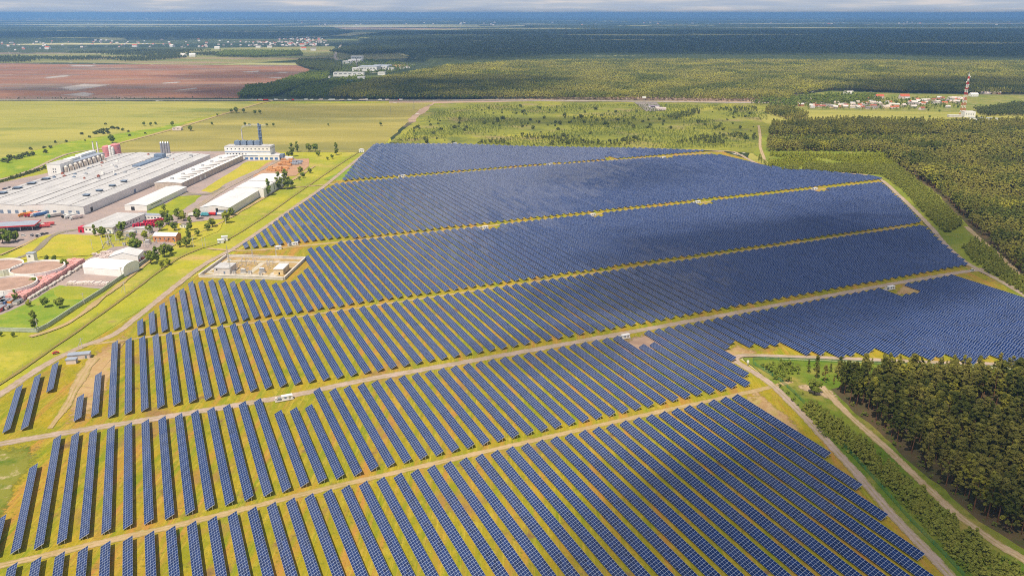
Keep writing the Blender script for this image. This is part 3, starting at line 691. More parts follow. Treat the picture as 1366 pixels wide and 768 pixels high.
def tree_var(kind, seed, detail=1.0, wide=1.0):
    rng = np.random.default_rng(seed)
    if kind == 'pine':                                      # tall bare trunk, open irregular crown
        H = 17; mb, pts = trunk_geo(H, .26, rng, .02, 6, 5, 2.0, .5)
        n = int(40 * detail) + 4; t = rng.uniform(0, 1, n) ** .85
        z = H * (.33 + .67 * t); rad = ((1 - t) ** .75 * 2.7 + .2) * wide
        a = rng.uniform(0, 6.28, n); q = rad * rng.uniform(.25, 1.0, n)
        cen = np.stack([np.cos(a) * q + pts[-1].x * t, np.sin(a) * q + pts[-1].y * t, z], 1)
        cr = rng.uniform(.55, 1.0, n) * (1.25 if detail < .5 else 1.0); per = int(22 * detail) + 4; ls = .62 / math.sqrt(detail) if detail < 1 else .55
        V, Fc = leaf_cloud(cen, cr, per, ls, rng, .6); V, Fc = add_cores(V, Fc, cen, cr, rng, .55, .7 if detail >= .8 else 1.0); return mb, V, Fc, 'trunk_pine'
    if kind == 'young':                                     # low bushy cone
        H = 5.5; mb, pts = trunk_geo(H, .12, rng, .01, 5)
        n = int(22 * detail) + 4; t = rng.uniform(0, 1, n); z = H * (.12 + .9 * t); rad = (1 - t) ** .8 * 1.5 + .12
        a = rng.uniform(0, 6.28, n); q = rad * rng.uniform(.3, 1.0, n)
        cen = np.stack([np.cos(a) * q, np.sin(a) * q, z], 1)
        V, Fc = leaf_cloud(cen, .35 + .5 * (1 - t), int(16 * detail) + 4, .42 if detail >= 1 else .6, rng, .8); V, Fc = add_cores(V, Fc, cen, .35 + .5 * (1 - t), rng, .9); return mb, V, Fc, 'trunk'
    if kind == 'broad':
        H = 10; mb, pts = trunk_geo(H * .75, .3, rng, .03, 6, 6, 2.4, .35)
        n = int(34 * detail) + 5; d = rng.normal(size=(n, 3)); d /= np.linalg.norm(d, axis=1)[:, None]
        cen = d * (rng.uniform(.25, 1, n) ** .5)[:, None] * np.array([3.4, 3.4, 3.6]) + np.array([0, 0, H * .62]); cr = rng.uniform(.8, 1.5, n)
        V, Fc = leaf_cloud(cen, cr, int(26 * detail) + 4, .6 if detail >= 1 else .9, rng, .8); V, Fc = add_cores(V, Fc, cen, cr, rng, .8); return mb, V, Fc, 'trunk'
    if kind == 'column':                                    # tall narrow deciduous tree
        H = 14; mb, pts = trunk_geo(H * .8, .28, rng, .03, 6, 4, 1.6, .3)
        n = int(36 * detail) + 5; t = rng.uniform(0, 1, n); rad = np.sin(np.pi * np.clip(t * .9 + .08, 0, 1)) * 2.3 + .3
        a = rng.uniform(0, 6.28, n); q = rad * rng.uniform(.2, 1, n)
        cen = np.stack([np.cos(a) * q, np.sin(a) * q, H * (.16 + .84 * t)], 1); cr = rng.uniform(.8, 1.3, n)
        V, Fc = leaf_cloud(cen, cr, int(24 * detail) + 4, .6, rng, .8); V, Fc = add_cores(V, Fc, cen, cr, rng, .8); return mb, V, Fc, 'trunk_birch'
    if kind == 'shrub':
        mb = MB(); mb.cyl((0, 0, -.2), (0, 0, 1.0), .1, .05, 5)
        n = int(14 * detail) + 4; d = rng.normal(size=(n, 3)); d /= np.linalg.norm(d, axis=1)[:, None]; d[:, 2] = np.abs(d[:, 2])
        cen = d * (rng.uniform(.2, 1, n) ** .5)[:, None] * np.array([1.7, 1.7, 1.7]) + np.array([0, 0, .7]); cr = rng.uniform(.5, .9, n)
        V, Fc = leaf_cloud(cen, cr, int(16 * detail) + 4, .5, rng, .8); V, Fc = add_cores(V, Fc, cen, cr, rng, .8); return mb, V, Fc, 'trunk'

def proto_parts(kind, leaf, seeds):
    out = []
    for s in seeds:
        mb, V, Fc, tm = tree_var(kind, s)
        out.append((mb.mesh('trunk', MT[tm]), np_mesh('crown', V, Fc, [MT[leaf]])))
    return out

def proto_joined(name, kind, leaf, seeds, detail, wide=1.0):
    objs = []
    for s in seeds:
        mb, V, Fc, tm = tree_var(kind, s, detail, wide)
        tv = np.array(mb.v); tf = []
        for f in mb.f:
            if len(f) == 4: tf.append(f)
            elif len(f) > 4: tf.append((f[0], f[1], f[2], f[3]))
        tf = np.array(tf)
        VV = np.vstack([V, tv]); FF = np.vstack([Fc, tf + len(V)])
        me = np_mesh(name, VV, FF, [MT[leaf], MT[tm]], [0] * len(Fc) + [1] * len(tf))
        objs.append(bpy.data.objects.new(name, me))
    c = bpy.data.collections.new(name + '_kinds')
    for o in objs: c.objects.link(o)
    return c

def inside(P, poly):
    """vectorised point in polygon"""
    x, y = P[:, 0], P[:, 1]; r = np.zeros(len(P), bool); n = len(poly)
    for i in range(n):
        x0, y0 = poly[i][:2]; x1, y1 = poly[(i + 1) % n][:2]
        c = ((y0 > y) != (y1 > y)); xx = (x1 - x0) * (y - y0) / ((y1 - y0) if y1 != y0 else 1e-9) + x0
        r ^= c & (x < xx)
    return r

def scatter(pts, spacing, jit=.45, world=False, keep=1.0, clump=None, seed=1, holes=()):
    rng = np.random.default_rng(seed)
    poly = [tuple(p) if world else tuple(at(*p))[:2] for p in pts]
    xs = [p[0] for p in poly]; ys = [p[1] for p in poly]
    gx, gy = np.meshgrid(np.arange(min(xs), max(xs), spacing), np.arange(min(ys), max(ys), spacing))
    P = np.stack([gx.ravel(), gy.ravel()], 1); P[:, 0] += (np.floor(P[:, 1] / spacing) % 2) * spacing * .5
    P += rng.uniform(-jit, jit, P.shape) * spacing
    P = P[inside(P, poly)]
    for hpoly in holes:
        hp = [tuple(at(*p))[:2] for p in hpoly]; P = P[~inside(P, hp)]
    if keep < 1: P = P[rng.uniform(size=len(P)) < keep]
    if clump:
        sc, th = clump
        P = np.array([p for p in P if mnoise.noise(Vector((p[0] * sc, p[1] * sc, seed))) > th + rng.uniform(-.15, .15)]).reshape(-1, 2)
    return P

def gn_scatter(name, label, cat, P, scales, coll, group=None):
    """a wood nobody could count: one object whose points carry instanced trees"""
    n = len(P); me = bpy.data.meshes.new(name); me.vertices.add(n)
    co = np.zeros((n, 3), np.float32); co[:, :2] = P; me.vertices.foreach_set('co', co.ravel())
    for nm, typ, val in (('sc', 'FLOAT_VECTOR', None), ('rot', 'FLOAT', RNG.uniform(0, 6.28, n)), ('pick', 'INT', RNG.integers(0, len(coll.objects), n))):
        at_ = me.attributes.new(nm, typ, 'POINT')
        if nm == 'sc':
            w = scales * RNG.uniform(.85, 1.2, n); v = np.stack([w, w, scales], 1).astype(np.float32); at_.data.foreach_set('vector', v.ravel())
        elif nm == 'rot': at_.data.foreach_set('value', val.astype(np.float32))
        else: at_.data.foreach_set('value', val.astype(np.int32))
    o = link(name, me); o.location.z = .05
    ng = bpy.data.node_groups.new(name + '_nodes', 'GeometryNodeTree')
    ng.interface.new_socket('Geometry', in_out='INPUT', socket_type='NodeSocketGeometry'); ng.interface.new_socket('Geometry', in_out='OUTPUT', socket_type='NodeSocketGeometry')
    gi = ng.nodes.new('NodeGroupInput'); go = ng.nodes.new('NodeGroupOutput'); ip = ng.nodes.new('GeometryNodeInstanceOnPoints')
    ci = ng.nodes.new('GeometryNodeCollectionInfo'); ci.inputs['Collection'].default_value = coll; ci.inputs['Separate Children'].default_value = True; ci.inputs['Reset Children'].default_value = True
    def na(nm, typ):
        a = ng.nodes.new('GeometryNodeInputNamedAttribute'); a.data_type = typ; a.inputs['Name'].default_value = nm; return a.outputs['Attribute']
    cx = ng.nodes.new('ShaderNodeCombineXYZ'); L = ng.links.new
    L(gi.outputs[0], ip.inputs['Points']); L(ci.outputs[0], ip.inputs['Instance']); ip.inputs['Pick Instance'].default_value = True
    L(na('pick', 'INT'), ip.inputs['Instance Index']); L(na('rot', 'FLOAT'), cx.inputs[2])
    L(cx.outputs[0], ip.inputs['Rotation']); L(na('sc', 'FLOAT_VECTOR'), ip.inputs['Scale']); L(ip.outputs[0], go.inputs[0])
    o.modifiers.new('wood', 'NODES').node_group = ng
    return tag(o, label, cat, group, 'stuff')

def near_first(P): return P[np.argsort(np.hypot(P[:, 0], P[:, 1]))]

def plant_tree(parts, p, sc, rz, name, label, cat, group):
    o = thing(name, label, cat, (p[0], p[1], 0.05), rz, group)
    o.scale = sc if hasattr(sc, '__len__') else (sc, sc, sc)
    link('trunk', parts[0], o); link('crown', parts[1], o); return o

PINE = proto_parts('pine', 'leaf_pine', range(11, 17)); YOUNG = proto_parts('young', 'leaf_young', range(21, 25))
BROAD = proto_parts('broad', 'leaf_broad', range(31, 35)); COLUMN = proto_parts('column', 'leaf_broad', range(41, 44)); LIME = proto_parts('broad', 'leaf_lime', range(51, 53))
C_PINE = proto_joined('pine_kind', 'pine', 'leaf_pine', range(61, 66), .8, 1.2)
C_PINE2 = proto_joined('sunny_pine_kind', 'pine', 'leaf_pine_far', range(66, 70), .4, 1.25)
C_FAR = proto_joined('far_pine_kind', 'pine', 'leaf_far_sunlit', range(71, 75), .2, 1.5)
C_YOUNG = proto_joined('young_pine_kind', 'young', 'leaf_young', range(81, 84), .6)
C_LIME = proto_joined('lime_bush_kind', 'young', 'leaf_lime', range(84, 87), .5)
C_BROAD = proto_joined('broadleaf_kind', 'broad', 'leaf_dark', range(91, 94), .2)
C_BROADG = proto_joined('green_broadleaf_kind', 'broad', 'leaf_broad', range(94, 97), .2)

# --- pine wood by the dirt track, lower right
W1 = [(1112, 526), (1150, 515), (1390, 512), (1640, 560), (1690, 900), (1500, 850), (1372, 738), (1320, 700), (1262, 655), (1205, 600), (1160, 560), (1128, 536)]
P = near_first(scatter(W1, 5.5, .45, seed=3, holes=[[(1262, 556), (1275, 542), (1345, 545), (1366, 560), (1330, 570)]]))
NP = 285
ANG = np.abs(np.arctan2(P[:, 0], P[:, 1])); inview = ANG < R(36)
idx = np.where(inview)[0][:NP]; mask = np.zeros(len(P), bool); mask[idx] = True
for p in P[mask]:
    s = random.uniform(.8, 1.45)
    plant_tree(random.choice(PINE), p, (s * random.uniform(.9, 1.15), s * random.uniform(.9, 1.15), s), random.uniform(0, 6.28), 'pine_tree', 'tall dark green pine in the wood beside the sandy track, lower right', 'tree', 'tall pines of the near wood')
gn_scatter('pine_wood', 'dense dark pine wood behind the front trees, right of the sandy track', 'wood', P[~mask], RNG.uniform(.75, 1.4, (~mask).sum()), C_PINE)
# --- young pine plantation between fence and track
W2 = [(1072, 548), (1090, 545), (1116, 568), (1150, 596), (1198, 638), (1255, 690), (1318, 738), (1400, 800), (1440, 880), (1340, 825), (1302, 775), (1258, 728), (1205, 672), (1150, 617), (1108, 585)]
P = scatter(W2, 2.7, .45, seed=5, clump=(.03, -.34)); P = near_first(P)
ANG = np.abs(np.arctan2(P[:, 0], P[:, 1])); idx = np.where(ANG < R(36))[0][:285]; mask = np.zeros(len(P), bool); mask[idx] = True
for p in P[mask]:
    s = random.uniform(.8, 1.6)
    plant_tree(random.choice(YOUNG), p, s, random.uniform(0, 6.28), 'young_pine', 'young bushy pine in the strip between perimeter road and sandy track', 'young pine', 'young pines of the strip')
if (~mask).sum(): gn_scatter('young_pine_strip', 'strip of young pines thinning out toward the panels', 'young pines', P[~mask], RNG.uniform(.7, 1.4, (~mask).sum()), C_YOUNG)
P = np.vstack([scatter([(1066, 545), (1092, 540), (1118, 562), (1160, 594), (1208, 634), (1266, 690), (1322, 732), (1400, 790), (1440, 880), (1340, 832), (1300, 780), (1250, 725), (1196, 668), (1140, 612), (1100, 585)], 2.6, .5, seed=6, clump=(.04, -.12)),
               scatter([(1030, 505), (1058, 515), (1084, 540), (1070, 548), (1048, 528)], 3.5, .5, seed=66, clump=(.05, .0)), scatter([(1120, 536), (1180, 588), (1250, 648), (1330, 712), (1372, 740), (1385, 735), (1330, 700), (1262, 642), (1190, 580), (1132, 536)], 4, .5, seed=67, keep=.5)])
gn_scatter('undergrowth', 'low mixed green undergrowth among the young pines of the strip', 'undergrowth', P, RNG.uniform(.12, .36, len(P)), C_BROADG)
P = scatter([(1005, 482), (1062, 480), (1068, 498), (1050, 512), (1030, 508)], 3.0, .5, seed=8, clump=(.05, -.1))
gn_scatter('shrub_thicket', 'loose green thicket in the corner of the perimeter road', 'thicket', P, RNG.uniform(.22, .55, len(P)), C_BROADG)
P = scatter([(1060, 500), (1110, 492), (1400, 497), (1400, 512), (1120, 516)], 6, .5, seed=9, keep=.75)
gn_scatter('wood_edge', 'uneven row of pines along the far edge of the wood', 'wood', P, RNG.uniform(.35, .9, len(P)), C_PINE)
# --- woods right of the park
P = scatter([(1180, 210), (1222, 203), (1262, 190), (1240, 170), (1500, 168), (1640, 300), (1620, 480), (1420, 420), (1366, 372), (1316, 324), (1285, 290), (1250, 256), (1204, 228)], 6.4, .48, seed=11, clump=(.02, -.5))
HS = np.array([.95 + .55 * mnoise.noise(Vector((p[0] * .012, p[1] * .012, 3))) for p in P])
gn_scatter('pine_forest', 'broad sunlit pine forest spreading to the right of the park', 'forest', P, HS * RNG.uniform(.7, 1.25, len(P)), C_PINE2)
P = np.vstack([scatter([(1024, 183), (1030, 170), (1060, 168), (1130, 165), (1260, 168), (1262, 182), (1140, 182)], 6, .45, seed=12), scatter([(1022, 203), (1024, 192), (1260, 190), (1262, 200), (1230, 206), (1130, 203)], 6, .45, seed=13)])
gn_scatter('pine_rows', 'two dark rows of tall pines beyond the bright scrub', 'pine rows', P, RNG.uniform(.7, 1.2, len(P)), C_PINE2)
P = np.vstack([scatter([(1024, 224), (1026, 207), (1190, 207), (1196, 222), (1170, 226), (1120, 223)], 4.6, .5, seed=14, clump=(.02, -.2))])
gn_scatter('bright_scrub', 'bright yellow-green young growth in front of the dark pine rows', 'scrub', P, RNG.uniform(.7, 1.5, len(P)), C_LIME)
P = np.vstack([scatter([(1040, 228), (1062, 223), (1066, 229)], 3, .4, seed=15), scatter([(1070, 229), (1074, 222), (1172, 223), (1176, 234), (1120, 231)], 3.2, .45, seed=16),
               scatter([(1176, 234), (1178, 223), (1196, 224), (1245, 262), (1284, 302), (1262, 312), (1236, 290), (1205, 255)], 3.0, .45, seed=17)])
gn_scatter('young_plantation', 'dense belt of young pines curving along the perimeter road', 'plantation', P, RNG.uniform(1.0, 1.5, len(P)), C_YOUNG)
P = scatter([(1283, 332), (1300, 322), (1330, 340), (1345, 362), (1360, 372), (1400, 400), (1380, 402), (1330, 372), (1300, 352)], 3.6, .45, seed=18)
gn_scatter('shrub_belt', 'dark green shrub belt beside the perimeter road bend', 'shrubs', P, RNG.uniform(.8, 1.4, len(P)), C_YOUNG)
P = np.vstack([scatter([(1008, 215), (1013, 206), (1024, 222), (1036, 228), (1022, 226)], 5, .5, seed=19, keep=.6)])
gn_scatter('shrub_belt', 'small shrubs at the far corner of the perimeter road', 'shrubs', P, RNG.uniform(.5, 1.1, len(P)), C_YOUNG)

# --- forest beyond the highway: near edge of single trees, then a closed canopy
FE = [(478, 133), (600, 132.6), (700, 133), (860, 134), (1000, 136), (1052, 136), (1060, 128), (1110, 121), (1200, 124), (1290, 126), (1480, 128), (1480, 88), (1366, 86), (900, 83), (700, 85), (600, 91), (560, 99), (520, 106), (470, 118), (440, 126), (440, 132)]
P = scatter(FE, 8.8, .45, seed=21)
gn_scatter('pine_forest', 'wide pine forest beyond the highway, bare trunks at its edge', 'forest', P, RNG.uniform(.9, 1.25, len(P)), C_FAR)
def canopy(name, label, pts, step, h, amp, seed):
    poly = [tuple(at(*p))[:2] for p in pts]; xs = [p[0] for p in poly]; ys = [p[1] for p in poly]
    nx = int((max(xs) - min(xs)) / step) + 2; ny = int((max(ys) - min(ys)) / step) + 2
    rng = np.random.default_rng(seed)
    gx, gy = np.meshgrid(min(xs) + np.arange(nx) * step, min(ys) + np.arange(ny) * step)
    V = np.stack([gx.ravel(), gy.ravel(), np.zeros(nx * ny)], 1); V[:, :2] += rng.uniform(-.4, .4, (nx * ny, 2)) * step
    ins = inside(V, poly); V[:, 2] = np.where(ins, h + rng.uniform(-amp, amp, len(V)), .1)
    i = np.arange((nx - 1) * (ny - 1)); r = i // (nx - 1) * nx + i % (nx - 1)
    Fc = np.stack([r, r + 1, r + nx + 1, r + nx], 1); k = ins[Fc].any(1); Fc = Fc[k]
    used = np.unique(Fc); mp = np.zeros(len(V), int); mp[used] = np.arange(len(used))
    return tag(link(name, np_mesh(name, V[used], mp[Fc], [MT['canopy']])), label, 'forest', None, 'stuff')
MT['canopy'] = layered('shaded_forest_canopy', (.05, .066, .03), [((.075, .09, .036), .02, .4, .6), ((.035, .046, .024), .09, .5, .65), ((.42, .40, .17), .0009, .60, .64, (.22, 1, 1))], .95, .03)  # colour darkened to carry the cloud shade over the far forest
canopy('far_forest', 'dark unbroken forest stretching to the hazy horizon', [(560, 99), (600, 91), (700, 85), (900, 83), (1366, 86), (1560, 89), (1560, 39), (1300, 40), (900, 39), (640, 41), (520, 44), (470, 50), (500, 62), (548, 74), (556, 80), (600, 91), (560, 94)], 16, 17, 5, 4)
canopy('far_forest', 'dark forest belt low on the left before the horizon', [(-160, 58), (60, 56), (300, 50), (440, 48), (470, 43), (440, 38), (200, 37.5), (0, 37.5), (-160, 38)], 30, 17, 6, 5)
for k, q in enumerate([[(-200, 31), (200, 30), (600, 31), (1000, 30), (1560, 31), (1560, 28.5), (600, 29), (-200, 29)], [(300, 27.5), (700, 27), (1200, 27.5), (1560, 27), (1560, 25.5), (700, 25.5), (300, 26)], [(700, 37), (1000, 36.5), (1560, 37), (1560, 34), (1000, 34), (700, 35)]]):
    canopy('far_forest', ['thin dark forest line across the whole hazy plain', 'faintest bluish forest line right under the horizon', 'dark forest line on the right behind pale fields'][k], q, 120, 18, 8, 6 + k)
def wood(name, label, pts, sp, coll, lo, hi, seed, **kw):
    P = scatter(pts, sp, .45, seed=seed, **kw)
    if len(P): gn_scatter(name, label, 'wood', P, RNG.uniform(lo, hi, len(P)), coll)
wood('small_wood', 'rounded dark wood between pink field and white works', [(394, 86), (400, 82), (440, 81), (455, 86), (455, 95), (440, 98), (410, 92)], 9, C_BROAD, 1.3, 1.7, 31)
wood('tree_belt', 'lush green trees edging the pink field by the highway', [(318, 131), (330, 118), (360, 116), (392, 105), (408, 100), (440, 99), (436, 108), (400, 118), (370, 128), (350, 131)], 9, C_BROADG, 1.2, 1.7, 32)
wood('tree_belt', 'green trees below the long white building', [(380, 131), (400, 120), (440, 110), (480, 104), (500, 108), (470, 118), (440, 127), (435, 132)], 9, C_BROADG, 1.1, 1.6, 33, keep=.7)
wood('tree_belt', 'bright green tree row at the foot of the forest', [(490, 133), (590, 132.6), (640, 133), (640, 130), (590, 129.5), (490, 131)], 8, C_BROADG, 1.0, 1.4, 34)
wood('tree_belt', 'long dark tree belt across the straw fields', [(288, 76), (300, 70), (400, 70), (404, 75), (340, 77)], 12, C_BROADG, 1.5, 2.0, 35)
wood('tree_belt', 'broken tree belt above the pink field, left', [(-60, 84), (0, 76), (90, 78), (230, 74), (250, 78), (200, 82), (90, 84)], 16, C_BROAD, 1.2, 1.7, 36, clump=(.004, -.05))
wood('tree_belt', 'thin tree belt above the pink field, middle', [(90, 72), (200, 68), (300, 69), (290, 75), (200, 76)], 16, C_BROAD, 1.2, 1.8, 37, clump=(.004, 0.0))
wood('tree_belt', 'trees along the road behind the white works', [(440, 70), (480, 60), (540, 66), (530, 72), (470, 74)], 14, C_BROAD, 1.3, 1.9, 38, keep=.8)
wood('tree_belt', 'trees around the white works and yards', [(456, 82), (466, 78), (530, 84), (556, 90), (520, 100), (480, 102), (440, 99), (460, 92)], 15, C_BROADG, .9, 1.4, 39, keep=.45)
wood('tree_belt', 'dark low trees along the roadside at far left', [(-60, 132), (320, 131), (320, 132.2), (-60, 133.2)], 14, C_BROAD, .35, .6, 40, keep=.7)
wood('tree_belt', 'low dark wood right of the mast', [(1300, 148), (1360, 140), (1480, 142), (1480, 154), (1366, 155), (1310, 155)], 8, C_BROAD, 1.0, 1.4, 42)
wood('tree_belt', 'dark pine clump in front of the village', [(1020, 152), (1026, 146), (1050, 148), (1080, 158), (1062, 163)], 7, C_PINE2, .8, 1.0, 43)
wood('tree_belt', 'dark pine clump by the base of the mast', [(1254, 172), (1262, 166), (1298, 166), (1300, 174), (1280, 177)], 7, C_PINE2, .7, .9, 44)
wood('village_trees', 'garden trees filling the gaps between the village houses', [(1075, 146), (1080, 136), (1150, 132), (1240, 131), (1285, 134), (1285, 143), (1230, 147), (1160, 147)], 13, C_BROADG, .45, .8, 145, keep=.7)
wood('tree_belt', 'bright trees behind the village houses on the left', [(1000, 139), (1040, 132), (1105, 128), (1170, 128), (1176, 136), (1090, 141), (1050, 144)], 10, C_BROADG, .9, 1.5, 45, keep=.65)

# --- shrubs scattered over the rough meadow
SHR = []
for s in range(101, 106):
    mb, V, Fc, tm = tree_var('shrub', s); tv = np.array(mb.v); tf = np.array([f[:4] for f in mb.f])
    SHR.append(np_mesh('shrub', np.vstack([V, tv]), np.vstack([Fc, tf + len(V)]), [MT['leaf_dark'], MT['trunk']], [0] * len(Fc) + [1] * len(tf)))
def shrub(p, s, label, group):
    o = link('shrub', random.choice(SHR)); o.location = (p[0], p[1], .4); o.rotation_euler = (0, 0, random.uniform(0, 6)); o.scale = (s, s, s * random.uniform(.8, 1.3))
    return tag(o, label, 'shrub', group)
P = scatter([(528, 190), (560, 165), (620, 148), (700, 140), (860, 150), (1010, 150), (1010, 175), (1005, 196), (850, 197), (700, 195)], 21, .5, seed=51, clump=(.004, -.15))
P = P[RNG.permutation(len(P))][:190]
for p in P: shrub(p, random.choice((.9, 1.2, 1.5, 2.0, 2.6)), 'dark round shrub on the rough meadow beyond the panels', 'shrubs of the rough meadow')
P = np.vstack([scatter([(540, 188), (700, 182), (860, 186), (930, 192), (850, 196), (690, 194)], 9, .5, seed=52, clump=(.012, .12)), scatter([(900, 192), (930, 184), (1010, 178), (1010, 188), (960, 194)], 8, .5, seed=53, clump=(.02, .0)),
               scatter([(880, 158), (930, 146), (935, 152), (905, 160)], 8, .5, seed=54), scatter([(950, 146), (1010, 144), (1010, 150), (960, 149)], 9, .5, seed=55, keep=.7)])
P2 = scatter([(524, 190), (580, 150), (640, 140), (900, 140), (1030, 142), (1010, 198), (850, 198), (690, 196)], 6.5, .5, seed=57, clump=(.007, -.10))
gn_scatter('low_scrub', 'low blended green scrub covering the rough meadow', 'scrub', P2, RNG.uniform(.16, .42, len(P2)), C_BROADG)
gn_scatter('scrub', 'dense dark scrub patches on the rough meadow', 'scrub', P, RNG.uniform(.4, .9, len(P)), C_BROAD)
z2 = zr(0, 100, 3.794)
for (X, Y, s) in ((415, 302, 2), (480, 300, 2.5), (500, 296, 2.5), (520, 300, 2.6), (545, 298, 2.4), (520, 285, 2.2), (545, 280, 2.2), (570, 275, 2.6), (595, 277, 2.5), (620, 282, 2), (155, 380, 1.6), (225, 372, 1.8), (255, 372, 2.0), (280, 345, 1.4), (335, 340, 1.6), (232, 396, 2.2), (165, 408, 2.5),
                  (20, 440, 2.6), (50, 430, 2.6), (75, 428, 2.6), (100, 425, 2.8), (120, 415, 2.6), (140, 412, 2.4), (45, 445, 2.3), (735, 300, 1.3), (655, 310, 1.6), (650, 290, 1.4), (535, 252, 1.6), (430, 335, 1.2), (455, 318, 1.5)):
    shrub(at(*z2(X, Y)), s, 'dark round shrub on the lime grass strip behind the factory', 'shrubs behind the factory')
z3 = zr(0, 180, 6.985)
for k in range(24): shrub(at(*z3(5 + k * 18, 445 - k * 5.6)), random.uniform(1.1, 1.7), 'small dark shrub in the clipped row left of the factory hall', 'shrub row by the factory hall')

